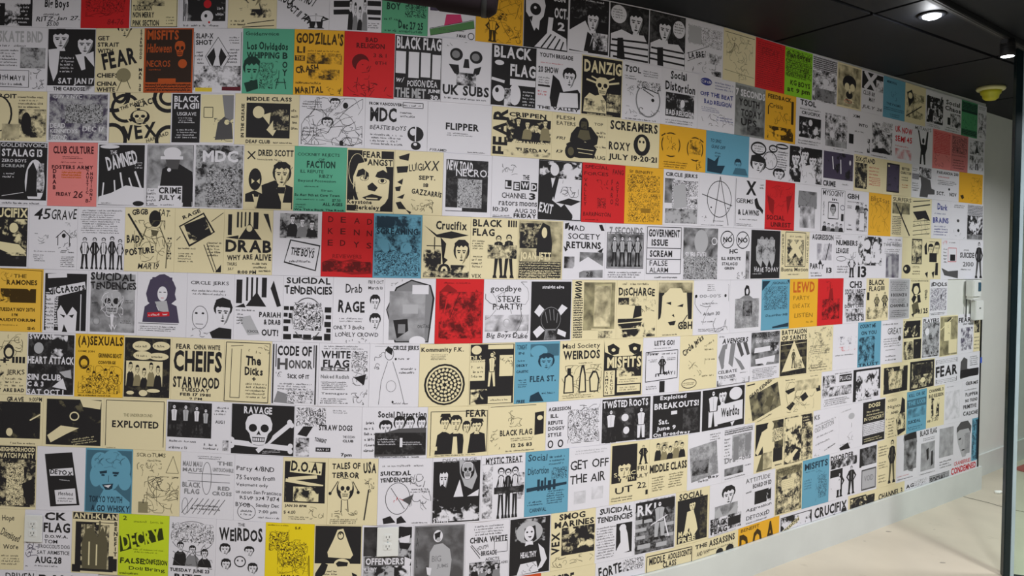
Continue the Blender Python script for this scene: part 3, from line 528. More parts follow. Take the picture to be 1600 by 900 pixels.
c|cream flyer with round pale face and word TROIT|Tb 6 6 52 15:E TROIT;E 4 10 46 82;Ec 3 12 43 80;Ed 14 44 24 48;Ed 6 74 18 79;Lk 26 40 24 58 0.7;Sk 54 8 98 34 4;N 56 36 99 92 2 0.55;Ekd 60 42 76 86;N 30 66 58 96 4 0.4;S 8 94 60 99 1
w|white flyer filled by purplish grey engraving|Nvl 4 4 97 96 2 0.5;Tw 10 6 56 13:GUV 2 NYC;Nkl 30 24 90 62 5 0.6;Tw 6 62 30 72:DEAD;Tw 6 74 50 82:KENNEDYS;Tw 58 68 92 78:DEC 17;Tw 8 86 34 96:SECOND
c|cream flyer with bold black op art arcs|Oh 2 2 50 60 5;Ok -20 -30 34 40 6;Ok 4 -24 30 22 5;Ok 70 -20 120 40 6;Ok 80 -10 112 26 5;Ok -20 60 30 130 6;Ok 75 64 120 124 6;Rp 14 18 60 28@-20;Tb 16 20 58 27@-20:THE PLUGZ;Tb 40 14 78 26@-18:BLACK;E 34 34 66 62;Kc 38 36 62 60;Tb 22 62 78 92@-8:VEX;Thi 60 84 98 92@-20:HARVARD;Oc 28 28 72 66 2
w|half black half cream flyer with seated sad figure|Rk 2 2 46 98;Twb 5 6 44 18:BLACK;Twb 5 20 38 32:FLAG;Rw 36 20 38 31;Rw 39 20 41 31;Rw 42 20 44 31;Tw 10 38 40 45:USGRAVE;Sw 12 47 38 60 3;Sw 8 70 42 90 4;Rc 47 3 98 97;Ggl 80 4 98 4 98 50 86 60;Lk 52 28 66 28 1;Lk 52 48 66 48 1;Lk 52 28 52 48 1;Lk 66 28 66 48 1;Gd 70 92 74 58 84 46 96 60 98 90;Ec 84 52 92 62;Zd 68 50 98 94 14
c|cream flyer with photo of singer biting microphone|Tb 18 6 88 14:MIDDLE CLASS;Rk 18 18 86 86;Ec 28 24 46 48;Gc 42 42 56 36 54 60;Gc 50 70 62 48 74 50 60 82;Ld 56 40 84 34 5;Nkc 60 30 84 70 2 0.7;Tbq 10 20 15 86:IN THE CREASE;Tb 18 90 56 97:DEAF CLUB;S 60 92 92 97 1;S 88 24 98 70 4
w|white flyer covered in small pen cartoons|Zd 4 4 96 96 50;Fw 46 4 62 26;Fw 34 42 52 64;Zd 40 24 66 44 10;E 66 12 74 24;Z 66 60 96 96 16;S 4 10 36 24 3;S 4 60 30 80 3;E 62 86 68 96
w|white flyer with tall narrow black initials and globe|Tb 6 8 58 14:FROM VANCOUVER;Tb 8 18 50 46:MDC;S 54 8 90 14 1;Q 60 6 92 16 1;S 56 22 78 36 2;Thi 8 52 66 62:BEASTIE BOYS;E 68 52 94 82;Ew 72 56 82 70;Lw 81 50 81 84 2;S 8 68 62 92 4;E 74 82 90 98;Ew 78 84 84 90
w|mostly blank white flyer with small centred word|Tb 28 40 80 54:FLIPPER;Si 30 58 70 66 2;Ti 4 93 30 98:PYRAMID;Si 62 94 96 98 1
c|cream flyer with vertical word up left side and band photo|Tbq 2 4 26 96:FEAR;Tbh 28 8 90 18:CRIPPEN;N 24 20 98 70 1 0.6;C 36 18 96 62 4;Tbc 40 66 96 78:STARWOOD;Tb 40 80 94 90:TUESDAY;N 20 86 98 96 2 0.3
c|cream flyer with hulking ape riding a small tank|T 8 6 40 14:FLESH;T 8 18 42 26:EATERS;E 48 6 66 36;Gk 34 42 44 26 70 24 84 44 82 60 72 66 60 56 46 64 32 58;Gd 50 32 66 32 70 50 58 54 46 48;Gk 26 64 40 54 72 60 82 70 76 90 50 92 30 88;E 24 64 44 94;Ed 29 70 40 88;Lc 46 72 76 74 1;Lc 48 80 74 82 1;Nkd 52 14 62 30 2 0.5;T 76 14 92 20:TOP;S 80 30 98 46 2;Ti 8 50 24 56:FRI;Ti 8 78 20 84:13;S 74 60 98 68 1;T 74 84 98 92:AUG
c|cream flyer reading JULY 19 20 21 with badge|Tb 6 4 96 24:SCREAMERS;E 50 28 82 76;Ec 58 34 74 66;Ek 60 42 64 48;Ek 67 42 71 48;Tb 4 50 44 68:ROXY;Tb 4 76 96 92:JULY 19·20·21
y|golden yellow flyer with two outlined T-shirts|Okd 4 16 44 72 2;Ry 8 20 40 68;Okd 58 20 94 76 2;Ry 62 24 90 72;Z 16 26 34 56 10;N 64 28 88 60 2 0.5;Lk 4 26 12 20 2;Lk 94 30 86 24 2;S 8 80 60 96 3;Z 74 76 94 96 8
u|sky blue flyer with dark figures at bottom edge|Ti 10 18 34 26:TO SING;Ti 12 32 44 40:GUNS OFF;S 20 46 36 60 2;G 4 96 4 64 20 70 30 56 26 80 44 78 36 98;F 66 58 82 92;Gd 62 96 68 80 92 80 98 96
w|white flyer with speech balloons and moustached cap head|Ok 4 8 42 42 3;S 10 16 36 34 3;Ok 48 10 70 30 2.5;Ok 66 4 98 18 2.5;S 52 16 66 24 1;F 4 44 42 90;Gk 4 58 6 44 24 38 38 50 38 60;Ok 34 28 70 74 1.5;Zd 40 34 66 66 10;S 70 22 98 72 8;F 60 68 90 100
w|dark crowd photo flyer next to the speech balloons|N 2 4 98 96 1 0.6;Fw 6 18 34 60;Fw 34 8 60 44;Fw 56 20 84 58;Gw 36 54 70 46 84 98 34 98;Zd 36 54 80 94 12;N 80 40 98 96 2 0.6
w|white flyer with dark stage photo above small word CRIME|Nvk 3 4 97 76 1 0.7;Lw 30 16 34 50 3;Lw 56 22 58 60 3;Ew 84 20 90 34;Tb 3 82 42 97:CRIME;S 60 84 84 90 1
c|cream flyer with dark column photo and short title|Thb 6 4 70 20:SIX-STAND;N 4 22 44 92 2 0.75;Sr 50 24 90 80 6;Nrc 60 56 90 80 3 0.3
c|cream flyer with tall near black picture|Rk 12 8 56 92;Nvk 14 12 54 88 2 0.85;Ec 16 14 22 20;Tb 64 14 92 22:BETTER;Tb 60 26 98 34:CURE 7:30;S 64 40 90 54 2;So 66 62 90 76 2
w|white flyer of grey haired kneeling man holding box|N 30 4 82 36 2 0.6;Gd 36 30 78 40 84 66 98 70 98 84 70 86 68 96 34 96 40 60;S 2 8 26 20 2;Nvl 2 26 30 44 3 0.5;S 2 52 30 80 4
w|white flyer of neat text lines with single dot|Tb 6 6 96 16:PARANOIA 200;Sr 8 20 60 28 1;S 8 34 90 50 3;E 54 58 62 66;Tb 6 72 40 84:SCT.;Tb 60 72 90 84:NOV
y|golden yellow flyer at wall end with diagonal pen marks|Z 48 14 94 60 18;Zd 40 56 92 94 16;G 6 78 18 74 22 84 14 90
#3
w|black flyer with robed figure inside white arch|Rk 2 2 98 92;Tw 4 3 98 9:GOLDENVOICE;Twb 6 12 88 24:STALAG 13;Tw 6 28 56 33:ZERO BOYS;Tlb 6 36 52 41:SCREAM;Sw 8 48 34 58 2;Ew 54 28 94 98;Rk 50 90 98 92;Gk 56 86 60 44 70 32 78 46 80 86;Nkw 78 34 92 80 2 0.5;Lw 8 86 52 80 1;S 4 94 90 99 1
k|pink flyer with boxed vertical lettering and FRIDAY 26|Lk 6 4 94 4 1;Lk 6 4 6 94 1.5;Lk 94 4 94 94 1.5;Lk 6 94 94 94 1.5;Tb 10 6 92 18:CLUB CULTURE;S 28 21 70 26 2;Sx 22 29 78 33 1;Tb 8 36 92 42:FOSTERS ARMY;Rk 24 42 72 68;Nko 28 44 68 56 3 0.5;Tbv 10 42 18 74:DRAB;Tbv 78 40 84 80:CAUSTIC;Tbv 86 46 92 90:NOTIONS;Tb 18 78 48 84:FRIDAY;Ti 52 76 72 87:26;T 78 88 88 94:8-
w|black flyer with white hands reaching up from sheet|Rk 3 3 97 97;Ew 5 3 45 9;Tw 26 12 40 18:THE;Twb 18 16 82 38@-14:DAMNED;Gw 3 96 4 84 30 78 60 66 97 70 97 97;Lw 12 84 14 62 3;Lw 38 78 36 58 3;Lw 54 72 48 46 3.5;Lw 74 72 66 54 3;Lw 92 72 78 44 4;Ek 75 90 98 98;Sw 78 28 94 40 3;S 10 92 36 95 1
w|framed photo flyer of hard hat man reading JULY 4|Qk 3 3 97 97 1;Nkl 4 4 96 70 4 0.25;Gk 30 66 34 40 60 28 96 44 98 90 74 92 70 66;Ew 36 6 72 24;Rw 30 20 76 25;Gd 40 25 70 25 66 40 46 40;Ew 44 38 52 44;Rw 26 66 76 98;Tb 28 68 74 78:CRIME;Tb 28 80 74 90:JULY 4;S 32 93 70 97 1;Rk 78 84 96 98;S 4 70 22 96 5
w|grey flyer with rough engraved mound and three white letters|Nkl 2 2 98 98 2 0.45;Twb 16 10 88 28:MDC;Gg 28 84 34 44 56 36 78 54 88 90;Nkl 24 38 90 92 5 0.6;Ol 4 28 14 38 1.5;Ol 86 28 96 38 1.5;Sw 30 92 90 97 1
c|cream flyer of masked man and bow tied man|Lk 7 10 22 22 2.5;Lk 22 10 7 22 2.5;Tb 28 7 98 17:DRED SCOTT;S 26 20 74 24 1;Ek 10 36 36 70;Gw 16 52 22 56 16 60;Gw 32 52 26 56 32 60;Gk 4 98 4 76 22 70 40 76 44 98;Gc 18 76 32 76 26 98;Gk 20 74 32 74 30 80 22 80;Gk 40 98 36 62 62 54 98 64 98 98;F 58 26 94 66;Gc 66 66 84 66 78 92;Gk 66 64 84 64 82 74 68 74;Rc 3 88 24 98;Rc 76 88 96 98;Z 60 24 96 40 12
g|green flyer of typed band names slightly tilted|T 6 10 86 16:COCKNEY REJECTS;T 46 18 58 22:OF;Tb 24 22 78 33:FACTION;T 12 36 56 41:ILL REPUTE;T 48 43 74 48:RIBZY;T 8 51 80 56:Beyond Possession;S 20 60 50 63 1;T 52 66 74 69:Siren;Tb 2 73 88 78:Su Aug 9th at Cow Town;S 4 80 60 83 1;T 74 80 90 85:$7.50;Tb 56 86 94 91:ALL AGES;S 4 88 28 95 2;Tb 2 96 98 99:We Take Back The Rock
c|black and cream portrait flyer staring upward, open mouthed|Rk 2 3 98 97;Gc 16 82 14 44 24 24 50 18 80 24 90 50 88 80 60 98 26 97;Gk 20 44 24 34 34 31 46 38 47 44 34 41 26 44;Gk 60 43 64 36 76 32 88 38 92 48 80 45 68 45;Ok 28 42 46 50 1;E 35 42 43 48;Ok 66 46 84 54 1;E 71 46 79 52;Gk 18 50 14 70 24 92 26 80 20 66;Gk 90 56 88 76 74 94 92 94 97 70;G 44 58 54 52 66 60 60 66 46 64;G 34 76 54 70 76 74 70 80 44 80;Rc 42 76 66 78;Rc 32 3 72 15;Rc 42 15 97 27;Tb 33 4 71 14:FEAR;Tb 43 16 96 26:ANGST;S 4 68 26 74 3;Rc 2 80 52 88;Tb 3 80 54 88:Keystone;Rc 20 88 72 96;Tb 20 88 70 97:Berkeley;Oc 4 8 40 60 1
c|cream flyer with falling black leaf shapes and SEPT 18|G 8 10 30 4 28 16 10 14;G 4 26 28 24 26 34 6 36;G 6 50 18 44 16 54;G 2 58 14 56 12 64 4 64;G 6 74 22 68 18 76;G 4 82 14 80 26 92 10 92;G 24 92 36 96 34 100;Thi 28 18 60 32@-10:LUIGI;Thi 58 14 92 30:XX;Tb 50 38 84 45:SEPT.;Tb 60 50 70 56:18;Tbh 36 60 98 70@6:GAZZARRIS;Zd 36 76 90 96 16
w|white flyer with dark forest picture and pale lettering|Nkd 6 10 92 92 2 0.7;Nkl 30 40 80 86 5 0.4;Twb 8 12 60 28@4:NEW TOAD;Tw 26 24 99 36:NECROS;Rw 6 86 40 91
w|white flyer with ransom note letters LEWD|Zd 22 12 66 30 10;Tb 66 28 80 36:THE;Rk 28 38 42 52;Rk 46 40 60 54;Rk 62 38 80 52;Rk 84 40 97 54;Twb 29 40 41 50:L;Twb 48 42 58 52:E;Twb 63 40 79 50:W;Twb 85 42 96 52:D;T 22 58 76 67:CHANNEL;Tb 80 57 94 68:3;T 16 71 56 79:rators;T 60 72 98 79:moons;T 4 82 36 89:10:30;T 50 83 96 90:AUG 20;Tb 48 91 97 98:FRIDAY;S 4 93 40 97 1;Lk 3 98 45 98 1
w|black and white flyer of falling chair with word EXIT|Qk 1 1 99 98 2;N 2 2 98 30 1 0.6;Gk 2 30 26 20 34 60 24 84 2 90;Gk 30 50 40 24 46 30 36 66;Gk 40 70 70 62 98 66 76 74;Gk 2 64 20 60 80 92 78 98 2 98;Ew 26 6 46 26;Ew 56 4 76 16;Gk 46 82 60 72 80 90 70 96;Twb 3 72 34 88@8:EXIT;Z 50 32 96 60 12
r|red flyer with two vertical handwritten columns|Th 6 3 60 10:SPECIAL;Th 4 14 60 21:FORCES;Th 70 8 96 17:FANG;Tv 4 26 12 72:VALLEY;Tv 66 26 73 68:FARO;Tv 78 28 86 70:ACTION;Zk 30 28 60 44 8;Nkp 36 58 56 76 5 0.6;Th 4 82 68 90:BARRINGTON;S 4 93 40 97 1
y|golden flyer scattered with scratchy brown writing|Th 10 6 72 12:SF BENEFIT;Thb 12 22 60 36:Mission;Nkp 6 14 90 44 5 0.5;Th 10 50 72 60:Toxic 0.07;Nkp 10 46 92 96 5 0.4;Rd 42 72 66 80;Z 8 82 90 96 12
w|grey toned flyer with foliage frame and robed shapes|Tb 6 5 94 14:CIRCLE JERKS;Nkl 4 16 30 60 4 0.6;Nkw 24 18 96 96 5 0.55;Gl 26 30 60 22 66 66 30 70;Nkl 6 70 96 96 2 0.35;S 40 18 80 24 2;N 74 46 94 60 1 0.6
w|white flyer with large circled letter A in pen|Ok 22 12 92 82 1.5;Lk 58 4 42 92 1.6;Lk 58 4 84 96 1.6;Lk 8 40 94 58 1.6;Zd 6 80 30 90 5;S 40 86 70 90 1;S 6 95 80 98 1;Ek 32 62 36 65;Ek 80 62 84 65
w|white flyer with heavy black X and small dog|Tb 36 6 70 34:X;S 80 8 96 20 2;T 6 42 60 51:GERMS;Gk 64 42 72 38 80 52 94 62 92 70 82 62 72 60 66 52;Tb 12 63 80 74:& LAWNS;S 16 80 90 84 1;S 6 90 60 96 2;Lk 4 4 4 96 1
r|red flyer with drooping plants reading UNREST|Gd 6 30 30 40 28 70 14 60;Zd 8 10 92 60 20;Gd 70 30 90 26 76 66;Tb 6 70 66 80:SOCIAL;Tb 20 84 88 94:UNREST;Lk 4 97 96 98 1
w|white flyer with grey curled paper drawing|Nkl 14 14 84 50 4 0.5;Gg 14 14 84 24 80 50 12 44;Nkw 20 46 78 92 4 0.5;Z 22 20 70 48 8
w|white flyer with ruled border and framed small portrait|Qk 2 4 96 96 1;T 8 6 90 18:MYSOGINY;T 44 22 64 28:in;Lk 30 32 70 32 2;Lk 30 32 30 68 2;Lk 70 32 70 68 2;Lk 30 68 70 68 2;Fl 38 36 60 62;Tv 8 32 16 62:CRUCIFIX;Ov 78 36 96 48 1.5;Rk 82 56 92 72;C 8 76 90 96 5
w|white flyer headed by three bold letters over quartet|Tb 6 8 56 20:GBH;S 6 24 92 28 1;C 42 26 96 44 3;N 46 42 92 92 2 0.5;Gw 60 50 80 50 80 90 60 90;S 6 34 30 42 2;S 6 72 30 92 2
y|plain golden flyer with faint brown pen strokes|Thd 8 6 56 20:Blitz;Thd 60 12 92 22:Sat;Zd 10 20 90 90 24
c|cream flyer with dark forked tree branch|T 8 4 96 14:SURFERS;Nkl 6 16 90 44 4 0.5;Lk 22 20 50 50 5;Lk 56 24 48 52 4;Lk 48 48 92 96 5;Nkc 6 50 50 96 3 0.4
c|cream flyer of torn diagonal paper strips|Lk 6 10 90 4 2;Lk 6 24 92 14 3;Gk 6 36 70 30 94 56 60 50 30 56;Lk 8 60 90 54 1.5;Lk 8 72 92 64 1.5;Lk 8 84 92 76 1.5;Lk 8 94 92 88 1.5;Z 10 40 90 90 14
w|white flyer lettered in blue script, two words|Thub 30 8 84 26:Dark;Shu 14 30 90 38 1;Thbu 8 44 92 60:BRAINS;Shu 12 64 90 92 4
w|nearly empty white flyer with tiny dark dot|Si 20 6 86 16 2;Ed 40 46 56 54;Ek 44 72 58 80;Zg 20 74 90 96 6
w|white sheet of mottled black ink by wall end|N 4 4 96 34 3 0.5;N 4 34 96 84 1 0.5;Nkl 4 84 96 98 4 0.6
#4
w|black flyer with crouching punk under condensed title|Rk 2 4 97 97;Tcb 8 5 97 20:CRUCIFIX;Nkc 8 22 96 96 1 0.65;Ec 60 28 78 44;Gc 10 66 40 58 80 62 96 74 60 76 40 70;Nkd 4 80 96 96 1 0.8
w|white flyer with large thin number 45 and birdhouse sketch|Thi 10 4 44 22:45;Thi 46 4 98 22:GRAVE;Zg 10 40 40 60 8;Lk 56 50 72 38 1.5;Lk 72 38 88 50 1.5;Lk 60 46 60 62 1.5;Lk 84 46 84 62 1.5;E 68 43 76 50;Zg 74 26 98 50 12;Zd 60 56 86 70 7;S 10 70 58 73 1;S 10 76 34 88 4;S 66 70 96 74 1;S 66 78 96 96 6
w|white flyer of five standing figures under typed block|S 6 4 94 42 11;P 6 48 26 98;Pk 28 48 46 98;P 48 48 64 98;Pkk 66 46 82 98;P 84 50 98 98
c|cream flyer of crouched patterned figure with MAR 19|Thb 14 2 46 12:GBGB;Thi 66 2 90 14:SAT.;E 48 4 72 30;Zd 20 20 80 86 40;Lk 6 10 38 50 4;Ld 44 30 30 60 2;Ld 70 30 86 60 2;Ld 86 60 84 94 2;Gd 52 34 68 36 64 44 56 44;Thb 4 42 30 56:BAD;Thb 2 62 60 74@-6:POSTURE;Thi 28 86 70 96:MAR 19;Tv 86 46 94 80:MINUTEMEN
c|cream flyer with tilted picket sign holding dark photo|Gk 8 28 58 6 82 36 30 60;Gc 11 29 57 9 78 36 31 56;N 24 18 70 48 1 0.7@-22;Tb 14 6 52 12@-24:RAGE;Lk 66 54 88 98 1.5;Lk 60 56 82 98 1.5;Gk 84 98 96 86 96 98;S 8 60 46 64 1;S 8 68 40 84 4;S 66 50 96 74 5;Lk 74 20 98 6 1.2;Lk 4 50 12 44 1.2
c|cream flyer with stripes and giant black word DRAB|Rk 8 8 16 40;Rk 26 4 30 28;Rk 34 4 37 28;Rk 42 4 45 26;Rk 50 4 54 26;Rk 60 4 70 30;Gk 30 46 52 20 78 46;Ec 46 24 58 34;Gk 80 6 98 36 90 6;Gk 4 44 30 40 30 46;Tb 4 47 98 66:DRAB;Tb 8 70 60 78@-4:WHY ARE;Tb 64 68 98 78:ALIVE;T 8 82 28 87:THURS;T 10 90 22 95:JULY;Tb 30 94 68 99:8:00 PM;S 60 80 96 96 3
w|white flyer with small crowd photo above tilted stamp|Nkl 14 4 92 42 2 0.5;C 30 6 90 40 3;Gk 36 44 98 52 90 92 24 80;Gw 38 46 96 54 88 90 26 78;S 40 54 88 60 1;Tb 38 58 86 70@8:THE BOYS;S 34 74 84 80 1
r|red flyer with widely spaced serif letters over dark hills|T 12 7 22 16:D;T 36 7 46 16:E;T 62 8 73 17:A;T 87 9 97 18:D;T 12 25 22 34:K;T 36 25 46 34:E;T 62 26 73 35:N;T 87 27 97 36:N;T 12 43 22 52:E;T 36 43 46 52:D;T 62 45 73 54:Y;T 87 46 97 55:S;Td 22 65 78 71:REVIEWERS;Gd 2 78 20 72 40 76 60 72 80 76 98 78 98 94 60 96 30 90 2 92;Nkr 4 76 96 92 2 0.7
u|blue flyer entirely covered in dark comic panels|Nkp 3 3 97 97 2 0.45;N 6 4 50 22 1 0.5;Tkb 6 22 92 32:SCREAMING;Ep 16 40 36 60;Ep 56 44 80 62;Zk 30 46 96 80 14;N 6 60 94 96 5 0.6
c|cream flyer of screaming head with cross and target|Tb 28 8 92 22:Crucifix;Gk 4 16 30 30 60 24 96 30 60 36 30 34;F 66 38 98 80;Lk 26 34 26 66 2;Lk 10 48 42 48 2;N 4 54 40 90 1 0.6;Gk 38 34 50 44 42 64 54 70 44 78;E 34 76 60 98;Ec 40 80 54 94;Ek 44 84 50 90;N 4 88 98 98 2 0.6;Nkc 60 78 96 90 1 0.5
c|cream flyer of two running soldiers under black title|Tb 4 3 66 15:BLACK;Tb 4 18 50 30:FLAG;Rk 78 3 82 14;Rk 84 3 87 14;Rk 89 3 92 14;Rk 94 3 97 14;Pk 46 28 72 98;Pk 68 26 94 98;N 36 44 98 66 2 0.5;S 4 36 30 52 4;S 4 60 26 82 4;T 4 92 24 98:VEX
c|dark cream toned flyer of rocker in black jacket|Ndc 2 2 98 98 4 0.6;Nkc 4 6 50 48 2 0.7;Gk 40 60 44 20 54 4 70 10 76 40 74 62;Ec 52 12 64 30;Tcb 6 54 74 70:JOAN JETT;Twb 8 74 80 80:BLACKHEARTS;Nkc 4 70 96 98 3 0.75;Sc 8 84 80 96 3
w|white flyer with taped corners reading RETURNS|Gk 4 4 14 2 10 12 4 14;Gk 84 4 92 3 98 14 90 14;Th 12 6 50 16:MAD;T 12 20 88 30:SOCIETY;Tb 8 34 90 46:RETURNS;Gk 2 42 12 48 6 52;Gk 82 50 96 44 92 54;N 4 60 28 80 4 0.7;Nkl 40 52 96 96 4 0.5;Gw 30 74 60 60 96 76 96 82 50 84 10 96;T 56 86 72 94:28
w|white flyer with framed grey photo of four men|Tgb 10 6 92 20:7 SECONDS;Nkl 6 18 94 78 4 0.45;Pl 14 22 32 76;Pl 32 22 52 76;Pl 50 22 70 76;Pl 70 22 90 76;Qk 5 16 95 79 1;S 8 84 90 96 3
w|white flyer with boxed lines reading SCREAM FALSE ALARM|Lk 4 4 96 4 1.5;Lk 4 4 4 88 1.5;Lk 96 4 96 88 1.5;Lk 4 88 96 88 1.5;Lk 4 42 96 42 1.5;Lk 4 62 96 62 1.5;Tb 8 8 92 22:GOVERNMENT;Tb 16 26 60 38:ISSUE;Tb 12 46 72 58:SCREAM;T 12 64 60 74:FALSE;T 12 77 62 86:ALARM;S 24 91 92 97 1
w|grey misty flyer with bright vase shape|Nkl 2 3 98 60 4 0.55;El 32 6 70 50;Ow 80 20 96 34 2;Tw 8 48 70 58:SUBLEVEL;Nkl 4 56 98 98 5 0.5;Tg 20 86 84 96:YOOP
w|white flyer with two circled crossed out NO signs|Ok 6 6 48 40 2;Ok 54 6 96 40 2;Tb 14 18 42 28:NO;Tb 60 18 90 28:NO;Lk 12 34 42 12 1.5;Lk 60 34 90 12 1.5;Thb 34 40 60 50:HC;Tb 10 56 70 62:ILL REPUTE;Tb 12 66 60 72:STALAG 13;Tb 20 75 50 80:GREN;N 86 44 98 98 4 0.8;Z 40 84 90 98 12
w|black flyer of pale group silhouette with ghostly letters|Rk 2 2 98 98;Gl 20 62 18 36 30 22 70 20 82 40 80 62 72 76 62 60 56 76 40 62 36 76;Eg 30 14 44 28;Eg 46 16 58 30;Eg 62 14 76 26;Twh 14 74 94 86:HAVE TO PAY;Sw 6 86 40 90 1;Nkl 22 20 80 60 2 0.3
c|cream flyer with rounded ornate frame|Qk 16 3 86 74 1.5;S 28 8 74 14 1;N 22 18 80 72 2 0.55;Gc 30 28 44 18 76 50 64 58;Gc 74 24 64 18 26 50 36 58;Tv 4 8 12 70:REPTILES;Tv 90 8 97 66:HOUSE;T 4 76 96 84:Buena Motion;S 24 88 74 92 1
w|white flyer with tall thin crosses and word at top|Tb 10 4 96 16:AGGRESSION;Nvw 30 24 90 60 4 0.3;Lk 80 22 66 60 3;Gk 36 68 44 58 52 68;Thb 4 66 60 80:PARTY;Tb 70 76 92 88:13;S 6 84 50 96 2
w|white flyer with small tree and stick figure|S 4 2 30 12 2;Tb 8 14 98 26:NUMBERS;Tb 8 32 60 44:LEAGUE;Ok 10 50 50 62 1.5;S 12 70 60 88 3;Zd 50 40 94 90 14;P 60 50 90 98
w|white flyer with square stage photo and big number 13|N 2 3 98 70 1 0.5;Ew 24 10 50 34;Ew 60 14 84 40;Ew 30 42 54 66;Tb 2 72 36 98:13
w|white flyer with pale violet typed lines and grey panel|Sv 24 4 90 22 3;Tgb 6 16 96 24:TWO WEEKS;S 12 28 92 42 3;Nvl 20 42 84 98 4 0.5;Gl 30 50 46 46 50 90 34 92
c|cream flyer of candle lit figure in dark upright photo|Rk 46 3 96 64;Nkc 48 6 94 62 2 0.5;Ec 62 8 78 22;E 6 66 42 88;Ec 12 72 24 80;S 50 68 92 74 2;S 50 78 90 90 2
c|cream flyer with men standing around black boxes|F 28 14 58 44;F 62 8 90 44;Rk 36 36 76 58;Gk 8 20 20 10 24 40 12 40;Gk 70 60 84 60 84 90 68 90;G 14 86 30 82 28 98;G 50 84 66 80 60 98;S 30 6 90 10 1
w|white flyer with small red framed black square|Nrw 8 4 30 20 2 0.3;Qr 38 22 84 56 1.5;Rk 50 38 78 54;Gd 4 72 40 80 96 78 96 98 60 94 20 90;S 12 20 34 60 5;S 40 6 86 10 1
w|white flyer with standing man beside rough black word|Ti 18 24 40 28:SOCIAL;Tb 4 32 62 46:SUICIDE;T 16 56 60 68:2100;S 8 72 56 78 1;Pkd 66 4 98 98
#5
y|orange yellow flyer with dashed border and band photo|T 40 9 66 15:THE;Tb 26 18 88 26:RAMONES;Zd 8 6 36 26 8;Lk 13 1 98 3 1;Lk 97 3 97 98 1;Nkp 14 32 86 54 1 0.6;E 20 32 34 46;E 38 34 52 46;E 58 32 74 48;Tb 12 62 84 68:TUESDAY NOV 20TH;T 38 71 50 76:8 PM;Tb 12 79 86 84:AUDITORIUM;S 12 88 60 91 1;T 70 92 86 97:$6
w|black and white flyer with tilted ribbon over frowning face|Rk 4 6 96 96;Nkw 6 36 34 90 3 0.5;Rw 10 6 52 13@-4;Gw 12 30 92 18 94 30 24 44;Tb 14 24 92 36@-9:diCtAtors;E 30 48 78 92;Gw 36 98 32 66 40 56 54 72 66 58 76 66 74 98;G 38 70 50 72 48 76;G 58 72 70 70 66 76;Gk 44 98 48 86 56 98;Gw 8 40 26 40 26 98 8 98;Sk 8 44 26 94 8;Lw 84 38 84 96 2
w|grey flyer with ornate white skull between columns of text|Nkl 5 5 96 96 4 0.35;Thb 4 2 94 16:SUICIDAL;Thb 4 16 98 30:TENDENCIES;Kl 28 30 70 68;Zw 26 30 72 72 18;Tw 44 84 60 92:W;Og 10 72 26 86 2;S 76 44 96 50 2;S 8 48 22 52 1;S 66 76 92 82 2;Gw 46 68 54 68 50 96
w|white flyer of curly haired girl with red caption|Gv 18 34 22 22 26 12 36 8 44 4 54 3 64 7 72 14 78 24 76 34 79 42 70 48 62 52 30 52 22 46;Nvd 30 8 70 30 1 0.8;Ew 41 22 61 45;Lk 44 31 49 31 1.5;Lk 53 31 58 31 1.5;Lr 48 40 54 40 1;Gv 12 78 16 54 34 44 44 60 62 46 80 52 86 78;Gl 36 46 60 44 66 66 56 62 46 60;Rr 22 62 66 69@-4;Sw 24 63 64 68@-4 1;Lk 4 80 84 80 1;S 4 83 80 92 3
w|white flyer with bald man and bespectacled man drawn|T 8 12 88 19:CIRCLE JERKS;Sh 8 24 90 34 2;Ow 12 50 46 88 1;O 12 50 46 86 1;Ek 18 60 24 63;Ek 32 60 38 63;Lk 20 78 36 78 1;F 58 40 96 82;Gk 50 90 70 82 96 84 96 99 56 99;Gk 60 50 62 40 76 36 92 40 98 52;Zd 10 84 50 98 8
w|white flyer with barred gothic graphic reading OUT!|Rk 4 8 16 44;Rk 24 4 28 40;Rk 34 4 38 38;Rk 44 4 48 30;Rk 56 4 66 34;Gk 24 48 46 26 66 48;Gk 80 8 96 46 88 48 74 20;Gk 2 50 20 44 24 50;S 4 52 50 56 1;Tb 52 56 96 64:PARIAH;Tb 62 67 96 75:& DRAB;Gl 10 66 34 62 54 90 30 92;S 6 58 20 76 4;T 28 84 52 88:SCHOOL;Tb 58 82 92 92:OUT!
w|white flyer with arched window in black brickwork|Thb 6 1 94 12:SUICIDAL;Thb 2 14 98 28:TENDENCIES;Rk 2 46 12 52;Rk 14 46 22 52;Rk 2 56 10 62;Rk 12 56 18 64;Rk 2 66 16 72;Rk 2 76 12 84;Rk 2 88 18 96;Rk 22 88 40 94;Rk 42 88 58 96;Rk 62 90 80 96;Rk 84 86 97 96;Rk 84 46 97 54;Rk 86 58 97 64;Rk 84 68 97 76;Rk 88 78 97 84;Od 18 32 82 96 2;Gw 20 84 20 54 48 34 80 54 80 84;N 22 40 78 82 5 0.7;Ek 42 60 46 64;Ek 56 60 60 64
w|white flyer reading ONLY 3 BUCKS with cartoon rodents|Th 24 10 56 24:Drab;Thb 10 34 62 54:RAGE;Sh 12 60 60 68 2;Th 2 72 62 79:ONLY 3 Bucks;Th 6 82 90 90:LONELY CROWD;Zd 20 92 90 99 8;Th 68 4 98 10:FRI 9 OCT;Th 68 13 96 18:March 13;F 72 26 92 52;F 72 54 94 82
w|white flyer with shaded coffin shaped grey device|Gk 22 14 52 2 90 10 98 30 88 98 22 98 4 48;Gg 24 16 52 4 88 12 94 30 86 96 24 96 6 48;Ngl 10 20 80 94 4 0.6;Rw 54 10 86 24;Rl 36 40 66 54;Gk 18 64 46 62 48 80 26 92;Rg 28 70 42 84;Th 66 70 92 76:ON STAGE;Ew 50 88 82 104;Zg 8 2 34 12 6
